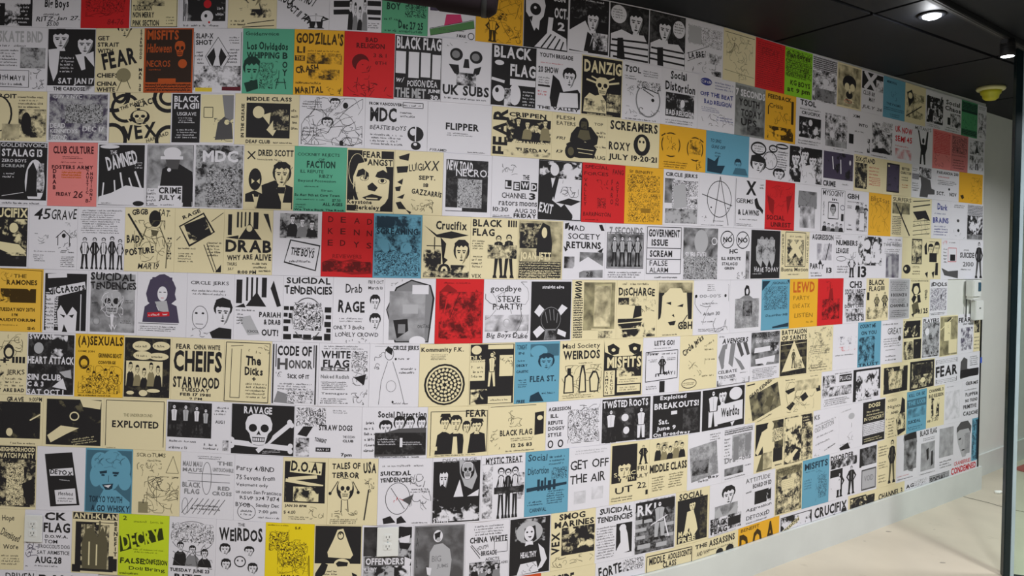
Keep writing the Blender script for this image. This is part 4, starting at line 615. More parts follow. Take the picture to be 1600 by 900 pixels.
r|red flyer with shaggy silhouettes holding a spear|S 14 4 84 8 1;Gd 8 20 24 8 44 18 42 40 40 90 24 94 10 60;Gd 72 40 84 16 94 24 96 86 74 94;Gd 46 44 56 34 64 50 60 88 46 90;Nkr 8 20 96 92 2 0.5;Lk 50 20 30 60 1.5;Lr 14 70 24 30 2
w|white flyer with ransom style title above winged heart|T 14 10 80 22:goodbye;T 30 26 78 36:STEVE;T 20 38 82 48:P.ARTY!;G 4 78 14 58 40 60 50 70 60 60 90 56 98 80 70 76 50 84 30 76;Nkw 4 56 98 82 4 0.3;Ol 42 62 58 76 2;Thi 8 84 60 94:Big Boys;Thi 64 84 96 94:Duke;Zd 4 4 96 96 10
w|black flyer with raised fist and four white blocks|Rk 2 3 98 98;Twb 28 9 80 16:straight edge;Gw 22 40 34 48 22 60 10 52;Gw 76 40 90 46 74 58 66 50;Gw 24 74 36 82 18 94 8 84;Gw 68 80 88 86 86 94 66 88;Eg 26 44 74 84;Ek 27 45 73 83;Lg 36 52 42 70 1.5;Lg 46 48 50 66 1.5;Lg 56 48 58 66 1.5;Lg 66 54 64 70 1.5;Gg 38 80 62 80 64 97 34 97;Nkg 36 82 64 97 2 0.5
c|cream flyer with dark hallway photo and tall side lettering|Rk 26 6 96 84;Ndl 26 4 96 84 4 0.55;Gl 50 8 88 6 86 80 48 78;Ndc 50 10 86 78 4 0.4;Tbv 6 2 22 30:SSS;N 4 30 24 96 3 0.5;N 60 86 92 98 2 0.5;Lc 44 82 96 84 2
c|cream flyer with jagged title over stormy stick landscape|S 14 3 84 9 1;Thb 4 12 94 28:DISCHARGE;N 4 30 30 42 2 0.6;Gk 40 66 46 40 60 34 62 62;Zk 60 34 96 60 12;N 4 66 96 98 1 0.5;Lc 4 74 96 70 2;Lc 4 84 96 82 2;N 30 28 94 44 2 0.25
c|cream flyer of blond man's face with three letters|Gk 4 6 96 4 96 70 86 70 80 20 20 20 10 66 4 70;Ndc 4 4 96 22 4 0.7;Gc 12 56 14 28 34 14 64 14 80 34 78 62 60 88 30 86;G 24 40 38 38 38 44;G 54 46 72 42 70 48;G 40 62 46 60 48 66;G 30 74 52 72 48 80 36 80;Lk 60 86 84 62 2;Tb 58 74 98 88:GBH;S 16 94 60 98 1
w|white flyer of small centred text lines with hearts|S 36 6 58 20 4;Tg 16 26 74 32:00-00'S;Ek 4 26 10 32;Ek 84 26 90 32;S 24 40 70 45 1;Th 26 58 72 65:Adam 30;S 22 74 66 78 1;S 14 88 90 94 2;Zd 4 4 96 96 8
w|white flyer of long haired grey draped figure|Gk 44 18 50 10 58 12 62 24 58 34 46 34;Ew 49 17 57 28;Gg 18 40 44 30 60 30 88 44 88 70 70 82 40 88 20 66;Ngl 16 36 92 92 2 0.55;Nkg 40 40 70 70 2 0.5
u|blue flyer of curved sail shape with thin script|Gk 2 3 30 3 2 22;Gk 98 2 90 2 98 10;Lk 4 40 40 6 1;Nkp 10 14 92 60 5 0.5;Thi 16 68 94 74:December 1981;Gk 40 94 98 88 98 96 40 97;T 40 5 92 10:SIGNALS
y|golden yellow flyer with thick olive block letters|Tbo 12 6 88 28:LEWD;Thd 12 34 70 44:PARTY;Thd 12 50 72 60:LIVE ATX;Thd 18 70 84 80:LISTEN;Sd 60 86 92 92 1
r|red flyer of lone dark figure on a hill|Lk 46 10 52 40 1.5;Gd 40 52 46 24 56 20 62 46;Gd 18 88 30 56 60 44 84 80;Nkr 18 44 86 88 2 0.5;Zd 20 4 60 30 6
w|white flyer packed with heavy stacked lettering|Tb 26 6 80 22:CH3;Tb 8 24 96 36:SOCIAL UNREST;Nkw 20 36 90 60 2 0.6;Tb 8 58 90 66:DON'T CARE;Nkw 10 68 92 84 2 0.6;Tb 14 84 92 96:THURS 21
c|cream flyer of three ghostly figures under black title|Tb 12 3 80 16:BLACK;Tb 12 18 60 30:FLAG;Rk 64 18 68 28;Rk 70 18 74 28;Rk 76 18 80 28;Rk 4 32 14 50;Pg 36 36 58 82;Pg 70 32 96 82;Ndc 4 66 96 94 2 0.4
w|grey violet flyer of dense even typed lines|Rl 3 2 97 98;S 8 6 92 30 5;Tb 10 36 84 44:8 BOUNCE 8;S 8 48 90 60 3;Tb 8 62 92 70:CHANNEL 3;S 8 76 90 94 4
c|cream flyer of embracing couple with GO! beside|T 6 3 92 7:GOLDENVOICE;Gk 8 30 14 12 46 10 54 34 40 40 20 42;Ec 18 18 44 40;G 8 52 20 40 34 46 20 64;Gk 36 42 50 40 56 60 40 62;Gd 10 66 40 56 50 84 20 92;Tbv 74 28 88 54:GET;Thb 30 76 92 90:FRI 25;G 10 90 24 86 20 98
w|white flyer of scratchy pencil band and small text|Thb 8 8 96 20:IDOLS;Nvw 4 24 94 84 5 0.6;Gk 60 40 68 44 64 60;S 4 88 96 96 2
#6
c|cream flyer with black bars and inked figures|Zd 20 4 90 40 24;E 52 20 74 44;Ec 56 26 70 40;Tb 20 40 64 52:K+;Rk 70 40 75 50;Rk 77 40 82 50;Rk 84 40 89 50;Rk 91 40 96 50;N 20 52 60 88 1 0.5;Th 60 60 96 70:JERKS;S 56 72 96 88 3;Tb 10 90 96 96:WHISKY ARE BAD
w|dark grey collage flyer lettered in bold white|Nkd 2 3 98 98 2 0.7;Nwk 50 4 84 40 1 0.4;El 14 16 34 34;Twb 4 3 56 11:SWANS;Twb 2 38 98 50:HEART ATTACK;Twb 2 66 72 76:SIN CLUB;Twb 2 78 36 86:C & 3;Twb 2 90 78 99:SAT OCT 1;Gw 54 86 76 72 84 90;Gl 68 62 92 58 94 72 80 70
y|yellow flyer of cartoon crowd below outlined bulging title|Tb 6 3 98 22:(A)SEXUALS;T 6 26 40 30:COME JOIN;Tb 48 30 96 37:GRINNING BEAST;Tb 48 42 84 47:CONVERGE;E 8 34 30 56;Ey 12 40 26 52;Zd 8 50 98 94 30;C 22 54 94 92 6;N 16 66 90 94 5 0.6;S 4 95 90 99 1
c|dark olive flyer with cartoon band under speech bubbles|Nkd 2 3 97 98 2 0.8;Oc 18 8 56 24 12;Ec 20 10 54 22;Ec 60 8 96 22;Ec 20 24 60 38;Ec 52 26 94 38;S 24 13 50 19 1;S 64 12 92 18 1;S 26 28 56 34 1;S 58 29 88 35 1;Rc 6 40 82 80;C 8 42 80 80 5;Ec 8 88 24 94;Ec 34 86 52 96;Ec 50 84 78 90
c|cream flyer of huge condensed capitals over bold club name|Tb 8 10 36 18:FEAR;Tb 42 10 92 18:CHINA WHITE;Tb 4 20 96 54:CHEIFS;Tb 4 62 92 80:STARWOOD;Tb 20 80 74 86:TUESDAY;Tb 18 88 76 93:FEB 17 1981;T 36 95 60 99:9 PM
c|cream flyer with ragged border and handwritten words|Lk 4 4 96 4 1.5;Lk 4 4 2 98 1.5;Lk 96 4 94 98 1.5;Lk 2 98 94 98 1.5;Lk 14 10 40 8 1.2;Lk 16 14 14 92 1.2;Lk 36 14 34 92 1.2;Lk 14 92 34 92 1.2;Zd 46 6 94 20 8;Thb 46 24 78 40:The;Thb 44 42 82 56:Dicks;Thb 60 58 68 64:+;Sh 46 66 90 92 5
w|white flyer of tall condensed capitals between black rails|Rk 2 4 5 98;Rk 8 4 10 40;Rk 92 4 95 98;Rk 88 4 90 40;Tb 12 6 84 22:CODE OF;Tdb 12 26 34 44:H;Tdb 36 28 86 42:ONOR;Zd 10 48 26 60 6;Thb 34 50 80 58:SICK OF IT;S 12 64 86 76 3;Gg 6 96 14 78 40 84 50 98;N 34 76 90 96 5 0.5
w|white flyer with serif two line name and cartoon column|S 4 3 96 10 2;Tb 4 12 62 24:WHITE;Tb 8 26 60 38:FLAG;Rd 4 38 60 44;Tw 8 39 56 43:SIN;Tgb 4 50 60 56:Naked Radish;S 4 60 62 74 5;T 6 78 58 82:Teenagers;S 4 86 60 96 3;N 64 12 96 44 5 0.5;Zd 66 20 96 96 26;G 70 54 94 48 90 66
w|white flyer with fine arrowed figure line drawing|Lg 10 4 96 4 0.6;Zd 10 8 30 40 8;Ow 30 6 48 26 1;O 30 6 48 26 1;G 30 10 36 4 46 8 44 18 36 14;Lk 36 28 24 60 0.8;Lk 46 28 60 60 0.8;Lk 24 60 20 96 0.8;Lk 60 60 72 96 0.8;O 34 58 54 76 0.6;Tb 46 3 98 12:CIRCLE JERKS;Sd 56 20 82 26 1;Sd 60 36 92 48 2;Sd 48 92 84 96 1;Ek 50 22 54 26;Ek 46 90 50 94
c|cream flyer with round black tessellated disc|Tb 3 6 88 15:Kommunity F.K.;S 22 16 58 26 4;E 10 32 92 98;Ec 14 35 88 95;E 17 38 85 93;Dc 17 38 85 93
c|black and cream collage flyer with pale standing man|Rk 2 2 98 98;Ec 4 4 26 18;Tc 2 20 26 28:DILS;Rc 40 3 96 10;Nkc 2 26 34 46 3 0.4;P 42 12 62 72;Pcc 38 14 60 74;Rc 66 20 96 54;Z 68 24 94 50 8;Rc 2 30 34 60;S 4 34 32 56 3;Nkc 4 74 40 98 1 0.5;Rc 42 86 94 97;S 46 89 90 94 1
u|blue flyer of boy thinking with face down on shirt|Rd 34 4 98 24;Eu 34 6 72 26;F 52 20 88 50;Gu 34 60 44 46 70 48 96 52 98 66 40 66;Tb 34 56 92 66:FLEA ST.;T 4 4 26 12:TONIGHT;T 8 16 20 20:IN;S 6 28 26 32 1;Tb 4 36 28 40:DECRY;Tb 4 46 30 50:CAUSTIC;S 8 60 28 74 4;Gk 36 88 54 82 66 98 34 98;S 60 82 94 87 1;Tb 6 94 24 99:FREE
c|cream flyer with blackletter heading over cartoon bottle people|T 6 5 92 16:Mad Society;Tb 8 17 92 32:WEIRDOS;S 42 36 78 40 1;Zd 6 42 96 90 34;G 10 88 12 60 18 56 18 46 26 46 26 56 32 60 34 88;Gp 13 86 15 62 21 58 23 58 29 62 31 86;G 44 88 46 58 50 42 56 42 60 58 62 88;Gp 47 86 49 60 53 46 57 60 59 86;G 70 88 68 64 76 52 86 54 92 66 90 88;Gp 73 86 71 66 78 56 84 56 89 68 87 86;Sd 8 90 88 97 2
c|cream and black flyer of staring eyes over outlined title|Rk 2 2 97 98;Gc 2 2 98 2 98 22 60 34 60 48 40 48 40 34 4 22;Gk 10 12 24 8 40 16 38 26 22 28 12 22;Gk 62 12 76 8 94 12 92 24 78 28 66 22;Ec 20 16 30 22;Ec 74 15 84 21;Rk 8 30 97 51;Tcb 10 31 96 50:MISFITS;Rc 4 54 30 96;Tv 6 56 14 94:SAMHAIN;Tv 18 56 26 94:CIRCUS;Nkc 34 50 96 66 1 0.6;Rc 36 66 96 78;S 40 68 92 76 2;Rc 36 80 94 92;S 40 82 90 90 2
w|white flyer with post mounted notice and tiny man|Tb 30 6 84 15:LET'S GO!;S 28 18 80 21 1;Lk 8 26 94 24 1.5;Lk 8 26 8 78 1.5;Lk 94 24 94 74 1.5;Lk 8 78 94 74 1.5;Tb 12 26 42 32:Power;S 50 27 90 32 1;Pk 42 34 62 66;S 14 38 40 44 2;S 64 36 90 42 2;Thb 34 64 48 70:IT;Thb 58 60 88 68:MAY 1;Rk 46 78 60 98;S 10 84 40 92 2
c|sparse cream flyer with diagonal script and oval stamp|Thb 4 10 64 26@-32:Circle Jerks;Sd 62 8 92 20@-24 1;Sd 64 22 96 30 1;Sd 66 42 94 48 1;Zd 24 46 70 74 10;Ok 6 78 46 96 1.5;S 10 84 42 90 2;Sd 60 72 94 78 1
w|white flyer of grey glass shards above dark footer|S 6 3 20 8 1;Tbi 14 10 92 20:AVENGERS;Gg 4 44 16 22 30 20 20 66 14 68;Gg 40 20 54 20 46 66 34 58;Gd 56 20 68 20 80 44 72 48;Gd 76 20 88 20 98 44 90 46;Gg 50 46 70 56 84 72 74 74;Gw 24 30 32 30 24 60 20 60;T 4 70 60 76:CELIBATE;T 6 80 56 86:TROUSER;S 66 76 96 80 1;Rk 2 88 98 99;Nwk 4 88 96 98 2 0.7
w|grey flyer with torn white labels over cloudy print|Nkl 2 3 98 70 4 0.6;Tb 12 4 96 14:MODERN ENGLISH;Tw 18 18 76 24:DEAD KENNEDYS;Gw 14 34 66 32 66 42 12 44;Nwk 66 26 96 44 2 0.4;Gw 16 56 84 52 80 66 56 64 50 72 40 66 18 66;S 6 74 90 96 7
c|black striped flyer with cream triangle and figure|Nkd 2 26 98 98 2 0.7;Tb 6 3 96 13:BATTALION;Tb 6 15 96 25:OF SAINTS;Lc 4 34 96 32 1;Ld 4 46 96 44 5;Ld 4 66 96 64 5;Gc 50 26 8 90 92 86;Pd 42 44 56 84;Nkc 56 62 80 86 2 0.5;S 12 90 80 96 1
c|cream flyer peppered with small ink marks and writing|S 4 4 90 10 2;N 4 4 96 96 2 0.18;Zd 6 14 60 90 20;S 10 40 90 60 5;S 10 80 80 96 3
w|mostly blank white flyer with smeared violet word|Thd 18 30 90 44:DUCKFAT;Nvw 14 28 94 46 2 0.25;Nrw 20 50 96 60 2 0.25;S 10 66 90 70 1
u|blue flyer of man in flat cap with large lettering|Thb 8 4 76 14:COUNT ME;Tb 14 20 80 29:ON YOU;Gd 10 44 26 34 66 32 76 40 30 46;F 28 38 68 62;Gd 6 90 8 66 34 56 60 70 70 92;Nkp 4 34 72 90 2 0.5;Tb 4 92 92 99:TRUST
w|white flyer with faint violet handwriting in two columns|Thd 30 18 92 34:GREAT;Sd 8 6 90 12 1;Shd 12 40 90 62 4;Sd 20 66 70 70 1;Ed 78 38 92 50;Sd 20 78 80 94 2
c|cream flyer with four dark inky picture panels|N 4 6 90 46 1 0.6;N 56 50 96 96 1 0.75;N 6 54 54 96 2 0.6
w|grey toned flyer of tumbling figures|Tb 6 4 92 14:PLAYERS;Nkl 4 14 96 96 2 0.45;Ew 16 26 40 44;Gl 50 40 80 20 96 24 60 52;Sw 10 86 90 94 1
c|khaki flyer with pale blank rectangle and diagonal stick|Ndl 2 3 98 98 4 0.5;Lw 4 34 70 6 3;Lk 40 14 60 8 4;Rw 24 16 60 62;Rc 50 60 96 94;Z 30 20 56 56 2
w|white flyer whose black heading overlaps violet drawing|Tb 4 8 80 20:FEAR;Thb 30 22 94 28:TINY BOX;Nvw 20 34 92 92 2 0.5
c|slim cream flyer strip tucked against black edge trim|N 10 8 90 50 2 0.6;S 10 56 90 94 4
#7
c|cream landscape flyer with dark cave photo and handwriting|Thb 44 4 70 14:GRAVE;Th 78 4 98 13:9:00PM;Nkd 30 14 96 86 1 0.8;Lc 80 50 96 38 2;Ec 44 66 54 82;S 50 92 96 98 1
c|cream landscape flyer with dark turntable photo, diagonal print|Nkd 6 6 96 96 1 0.8;Gc 60 4 96 8 94 24 66 20;E 40 26 64 52;Oc 44 30 60 48 2;S 20 12 44 30@-28 3;Gc 8 78 30 58 60 62 40 74 14 92;Sw 48 78 94 92@-10 3
c|plain cream landscape flyer with thin frame and one spaced word|Lk 4 5 96 5 1;Lk 4 5 4 94 1;Lk 96 5 96 94 1;Tg 32 30 78 36:THE UNDERGROUND;Tb 14 44 88 58:EXPLOITED;S 4 96 24 99 1
w|white landscape flyer with four lounging men in dark photo|Rk 2 4 70 72;Nkd 4 6 68 70 2 0.75;P 4 8 20 68;Pl 22 8 38 68;P 40 10 54 66;Pl 54 14 68 68;S 74 8 96 26 3;T 76 36 90 42:AUG 1;Sh 4 76 50 82 1;Sh 4 86 40 96 1;Sh 58 80 84 94 2;N 88 74 97 94 2 0.4
w|black landscape flyer with skull and crossbones|Rk 1 2 99 98;Twb 20 6 64 20:RAVAGE;Lw 42 92 92 38 7;Ew 88 28 96 40;Ew 92 34 99 44;Lw 2 76 96 84 8;Ew -4 66 6 76;Ew -4 78 6 88;Ew 90 74 98 84;Ew 90 84 98 94;K 22 20 66 80;Kw 22 20 66 80;Sw 50 88 80 94@-6 2
w|white landscape flyer with centred dark words and dark card|G 4 56 22 24 32 30 18 60;N 2 4 46 40 5 0.6;Rk 2 62 22 98;Nkw 2 62 22 98 2 0.5;Tb 36 36 86 47:STRAW DOGS;S 56 6 80 14 2;T 72 56 90 61:THE OCEAN;Tb 72 64 88 69:CLUB;Tb 30 62 48 70@10:TONIGHT;Rk 32 80 54 88;Tw 34 82 52 86:MAY 27;Tb 70 90 86 98:7pm
w|white landscape flyer of hatted quartet behind a dark banner|Thb 24 8 98 22:Social Distortion;F 26 26 46 60;F 48 18 66 50;F 66 18 80 50;F 84 18 98 50;Gd 20 96 22 56 40 48 56 42 98 40 98 94;Nkd 20 50 98 92 2 0.8;Rw 58 60 62 78;Sw 24 60 54 74 3;Sw 60 66 96 74 2;S 4 24 22 88 6;S 20 94 96 99 1
c|cream landscape flyer of four men in caps, short bold title|Tb 62 8 96 22:FEAR;Lk 5 10 98 10 1;Lk 5 10 5 96 1;Lk 98 10 98 92 1;G 12 94 16 56 26 48 36 54 40 94;G 30 94 34 56 44 50 58 56 62 94;G 66 94 70 56 80 50 94 56 97 92;Gc 42 60 48 60 50 94 40 94;Gc 60 54 70 56 66 94 58 94;F 20 20 36 50;F 36 18 56 54;F 57 30 70 58;F 71 28 90 56;Gk 20 20 22 14 36 14 38 22;Gk 70 30 72 24 90 26 92 32;S 12 94 90 98 1;Rc 6 78 16 86
c|cream landscape flyer, fine print and serif title mid page|Lk 3 4 82 4 0.8;Zd 34 14 60 46 12;Tb 20 52 76 64:BLACK FLAG;G 80 20 96 18 96 64 80 66;Ec 84 26 94 36;Zd 4 50 20 94 10;S 38 68 84 76 2;Tb 40 80 76 88:12 26 83;S 30 92 90 97 1
w|white landscape flyer with rough words in left column|Tb 4 12 44 20:AGRESSION;Tb 8 26 22 34:ILL;Tb 4 40 30 48:REPUTE;Tb 4 52 34 60:DOGGY;Tb 4 65 28 73:STYLE;Zd 40 12 98 90 44;N 42 20 96 88 5 0.5;Ok 4 80 14 96 2;Ok 22 80 32 96 2
w|dark grey landscape flyer with white ghost figures|Nkd 3 4 97 97 2 0.7;Twhb 4 6 92 24:TWISTED ROOTS;Pwk 6 26 34 98;Nkd 30 26 66 96 1 0.7;Ew 40 38 54 54;Ew 44 66 56 82;Pww 66 26 92 98
w|black landscape flyer reading SAT JUNE 9 ON BROADWAY|Rk 2 4 98 98;Twb 16 6 68 18:Exploited;Twb 5 22 94 36:BREAKOUTS!;Rw 38 42 50 50;Twb 14 58 34 70:Sat.;Twb 10 74 48 86:June 9;Twb 4 88 78 99:On Broadway;Sk 70 10 94 14 1;Ndk 62 40 94 92 2 0.4
w|black landscape flyer of white suited figure holding placard|Rk 2 4 98 98;Pww 8 6 44 98;F 36 6 58 44;Ow 62 6 92 36 16;Ew 64 8 90 34;Gw 36 44 94 38 94 84 36 88;Thb 44 48 86 74:Weirdos;Gw 66 88 76 86 70 98
c|cream landscape flyer with tilted engraved boat picture|Nkl 14 22 92 84 4 0.7@-14;Gd 50 60 64 40 76 44 68 72;Tb 8 10 84 20@-24:DEAD KENNEDYS;Zd 10 84 60 96 6;Lk 4 8 24 6 2;S 20 90 80 96@-14 1
c|cream landscape flyer of dark blot faced figures|S 6 6 30 12 1;S 70 4 96 9 1;G 6 36 30 30 36 36 14 46;G 10 78 26 66 32 72 20 88;G 44 56 58 46 66 60 52 70;G 84 36 96 34 98 48 88 50;Zd 8 16 94 92 24;Ndc 30 14 92 40 4 0.3
w|white landscape flyer with cap head and black label|S 40 6 96 12 1;Nkw 4 12 44 50 2 0.5;Rk 56 14 96 34;Tw 58 18 94 30:PLUGZ;N 4 44 96 70 2 0.5;S 6 74 94 94 4
w|white landscape flyer with ragged black frame of inked mess|Rk 2 6 98 14;Rk 2 8 12 96;Rk 90 10 98 70;Nkw 12 12 92 90 1 0.4;Sk 20 90 80 97 1
c|cream landscape flyer with ring shaped black smudge|N 10 12 94 92 1 0.75;Ndc 26 26 74 80 2 0.4;G 10 20 24 18 30 90 12 88
c|near black framed landscape flyer|Rk 3 4 97 97;Nkc 10 12 90 92 2 0.65;Nkd 14 14 86 50 2 0.8;Ec 44 60 62 78
w|white landscape flyer of jagged large capitals between black bars|Rk 6 10 94 26;Nwk 8 10 92 26 3 0.8;Thb 4 32 96 72:FEAR;Rk 6 78 94 94;Nwk 8 78 92 94 3 0.8
w|white landscape flyer of dark boot silhouette|Gd 8 84 10 30 24 14 40 24 40 58 66 64 94 60 94 84 10 92;Nkd 10 60 92 88 1 0.85;S 50 12 90 50 5
#8
c|cream edged flyer reading WATCH PARTY above carved statue|Rk 18 1 97 22;Tcb 20 3 95 10:NEIGHBORHOOD;Tcb 20 12 94 20:WATCH PARTY;N 20 22 98 96 2 0.7;Gd 44 30 60 26 72 60 76 94 40 94;Nkc 38 28 74 94 5 0.6;Gk 70 60 96 50 96 92 80 92
w|white flyer with slanted black card and white tag|Gk 16 12 72 8 90 90 30 94;Gw 26 36 74 32 76 44 28 46;Thb 28 36 74 44@4:DETOX;Sw 46 50 72 53@4 1;Gw 38 68 80 64 84 88 42 90;Th 46 70 76 76:Fleshed;Sh 44 78 80 86 2
u|blue flyer of smiling woman with pale curls|Rd 2 3 98 98;Ep 12 6 50 40;Ep 36 2 80 34;Ep 60 10 96 50;Ep 10 26 36 60;Ep 70 34 98 64;Ep 26 22 74 66;Zd 20 6 90 30 20;G 30 36 46 34 46 38 32 40;G 58 36 72 36 70 40 58 39;E 34 40 42 43;E 60 40 68 43;Lk 50 42 50 52 1;G 36 56 60 54 58 62 46 66;Gw 40 58 56 56 50 61;Gp 40 64 66 64 96 82 96 98 20 98 30 78;Tb 10 74 80 84:TOKYO YOUTH;Tb 14 88 96 98:A.GO WHISKY
c|cream flyer of sketched crouching figure beside grey crate|Thd 8 4 68 11:SCROTUMS;Sd 30 13 64 18 1;Zd 4 20 60 44 14;Ld 70 34 84 8 1;Ld 84 8 96 34 1;Ld 70 34 96 34 1;Zd 26 40 96 96 40;Z 34 42 66 60 12;Rg 14 80 34 97;Lk 24 76 24 82 1.5
w|white flyer with outlined plus shape and striped footer|S 30 4 80 10 2;Od 40 14 58 64 1;Tgb 4 14 40 22:MAU MAU;Tgb 4 24 40 30:MAU'S;Tgb 68 12 96 18:THE;Tgb 60 22 98 28:UNTOUCHABLE;Lk 14 32 92 32 0.8;Lk 14 44 92 44 0.8;Tgb 4 46 38 54:BLACK;Tgb 8 56 36 64:FLAG;Tgb 70 50 92 56:RED;Tgb 60 58 96 64:CROSS;Og 4 70 16 96 1;Ld 4 94 24 70 1;Ld 24 94 44 70 1;Ld 44 94 64 70 1;Ld 64 94 84 70 1;Ld 14 94 34 70 1;Ld 34 94 54 70 1;Ld 54 94 74 70 1;Sd 20 78 84 88 2
w|white flyer filled by neat handwriting and small rosette|Th 4 16 82 26:Party 4/8ND;Th 4 30 84 38:75 Sevens from;Th 4 42 70 49:Vestment only;Th 4 53 98 59:us noon San Francisco;Th 12 61 94 68:RSVP 374 7874;Th 4 72 34 79:BYOB;Th 46 72 94 79:Sunday Dec;Th 52 82 90 88:7:00 pm;O 8 74 46 98 1;Sh 14 82 40 92 2;Sh 50 91 96 95 1
c|cream flyer with torn black banner over concert photo|Rk 4 6 94 68;Rw 16 6 86 24@4;Tb 18 6 84 22@4:D.O.A.;Nkd 6 30 92 68 1 0.8;Rc 12 28 76 33@-6;Rc 6 36 90 41@8;Rk 8 42 92 68;Nwk 24 44 80 66 1 0.6;Tb 6 71 54 76:JAN 30 8PM;Zd 60 74 92 94 8;Th 4 80 30 86:$ 4.00;S 14 88 60 94 2
c|cream flyer of jester skull holding flaming torch|Thb 8 5 64 16:TALES OF;Thb 8 20 62 30:TERROR;Thb 70 4 96 22:USA;K 20 30 50 62;Kc 22 32 48 60;Lk 20 34 6 52 1.5;Lk 50 34 62 50 1.5;Ek 2 50 8 55;Ek 58 48 64 53;Lk 28 62 28 80 1.5;Lk 40 62 42 80 1.5;Zd 10 76 60 92 14;Lk 74 92 82 46 2.5;Zk 72 30 92 50 12;S 4 90 60 98 3
w|white flyer of wiry hunched figure with boots|Sd 6 8 96 13 1;Thb 4 18 60 26:SUICIDAL;Thb 4 28 60 36:TENDENCIES;Okd 14 36 60 84 1;Lk 24 44 50 76 1;Gd 44 62 66 54 60 70;Gk 10 90 24 86 34 96 12 98;Gk 36 90 44 86 54 96 36 98;Zd 60 24 98 80 20;Zr 30 56 50 66 5;S 60 44 96 52 2;S 60 95 98 98 1
w|black and white flyer of robed family with bearded skull|Rk 2 6 98 98;Tgw 20 2 90 8:DISCHARGE;F 12 14 34 54;Gk 6 90 10 50 20 40 34 50 40 92;Gl 54 4 84 12 92 30 82 50 66 44 56 24;K 60 8 84 34;Kl 61 9 83 32;Gw 44 60 56 34 64 60 60 90 46 96;Gw 72 60 96 50 92 90 76 90;Nkw 2 60 98 96 1 0.6;Twb 4 90 34 98:SWAN
w|white flyer with column of small heads beside tall group photo|Tb 10 4 92 14:MYSTIC TREAT;Lk 3 14 94 14 1;F 4 16 26 34;F 4 36 26 54;F 4 70 26 88;Nkw 4 14 26 96 2 0.4;P 36 20 54 98;Pkk 52 22 70 98;P 68 20 86 98;Nkw 84 30 98 70 2 0.5;Nkd 30 50 96 60 2 0.6
u|blue flyer with leaning letters over city skyline|Th 6 4 50 16:Social;Th 6 24 54 36:Distortion;S 54 8 94 24 3;Rk 28 44 34 62;Rk 36 46 42 62;Rk 44 42 48 62;Rk 52 47 60 62;Rk 64 44 70 62;Gk 4 56 96 52 96 56 4 62;Shk 50 62 94 84 6;Nkp 60 28 96 46 5 0.5;T 12 88 50 94:CARNIVAL;Sh 6 76 40 84 2
w|white flyer reading GET OFF THE AIR|Th 4 20 96 36:GET OFF;Th 4 42 88 58:THE AIR;Sl 12 4 90 12 2;Nlw 14 70 42 90 4 0.4;Nlw 56 66 84 86 4 0.4
c|cream flyer with dark portrait and words FRI JULY 22|Rk 4 4 68 66;F 16 28 56 66;Twh 10 48 66 56:SONIC;Twh 20 57 62 64:YOUTH;Pk 72 8 96 40;Th 70 42 94 51:FRI;Th 62 55 98 64:JULY;Th 70 69 94 80:22;Th 14 72 58 84:UT;Rk 92 84 98 92;S 4 88 60 96 2
c|cream flyer with pale group drawing above black lettering|Ndc 20 8 84 36 2 0.35;C 14 8 92 38 5;Tb 2 44 98 58:MIDDLE CLASS;Sd 8 64 40 90 6;Sd 50 62 90 88 6
w|white flyer of grey blurred stage diver photo|Ngl 8 22 86 84 2 0.55@-6;Nkg 14 50 60 76 2 0.4;S 62 4 96 18 3;Thb 30 86 60 91:The Boys;Thb 60 82 92 88:Bay
w|white flyer with grey four man photo inside dense border|N 6 4 94 14 3 0.5;S 6 18 24 60 7;Ngl 30 16 90 60 2 0.5;Rg 34 20 50 64;Rg 70 20 88 50;Tgb 8 56 90 70:Drag-ons;Nkl 8 76 66 90 4 0.6;S 70 76 96 80 1;S 10 93 80 97 1
c|black and cream flyer of athlete seen from behind|Rk 4 6 60 66;Nkd 58 4 98 60 1 0.5;Ec 42 4 64 22;Gc 24 22 44 16 66 22 68 56 58 66 30 64 28 50 12 66 4 60;Gd 26 64 60 64 60 98 8 98;Ndc 30 64 60 96 4 0.5;Nkc 60 20 96 46 5 0.6;Rk 64 60 96 86;S 66 90 94 96 1
c|olive dark flyer of tangled brawling figures|N 2 3 98 98 2 0.55;Nkc 4 6 60 96 1 0.5;Gc 6 92 40 70 50 74 16 96;Rk 62 4 94 20;Sc 64 6 92 18 2
w|white flyer of pale faint diagonal lines|T 4 10 24 20:KS;Sg 6 24 90 30@-8 1;Tg 6 32 80 42@-10:OLD BOSTON;Sg 10 50 80 56@-8 1;Sg 10 66 70 72@-8 1;S 44 80 90 86@-14 1;Zd 8 84 30 96 6
w|pale white flyer with small smudge between text and black list|Sg 8 10 60 14@-6 1;El 40 20 66 34;Ld 54 42 54 52 1;Sg 6 84 60 88 1;Zg 30 60 80 84 6;G 4 92 40 84 50 98 10 98
w|solid black flyer with rows of pale type|Rk 2 3 98 98;Tcb 26 8 76 18:DOGS;Sc 16 22 90 36 2;Tc 8 38 94 46:IN CONCERT;Nwk 4 52 96 80 3 0.7;Sc 8 84 92 94 2
c|cream flyer of leaning dark coated figure at right edge|T 10 8 50 14:VOODOO;Th 10 22 70 32:Nights;Tb 24 38 60 44:AND;Sv 4 24 8 90 4;S 14 50 40 92 6;Gk 76 8 90 16 96 90 60 98 50 60 70 40;Nkc 54 46 92 84 2 0.5;S 10 94 60 98 1
u|blue flyer with dark band across the middle|T 10 6 90 14:KILL OR BE;Rd 2 20 98 40;Tpb 6 24 94 34:THE UXB;Nkp 6 42 94 64 4 0.3;Tb 8 70 70 78:SUICIDAL;S 8 84 80 94 2
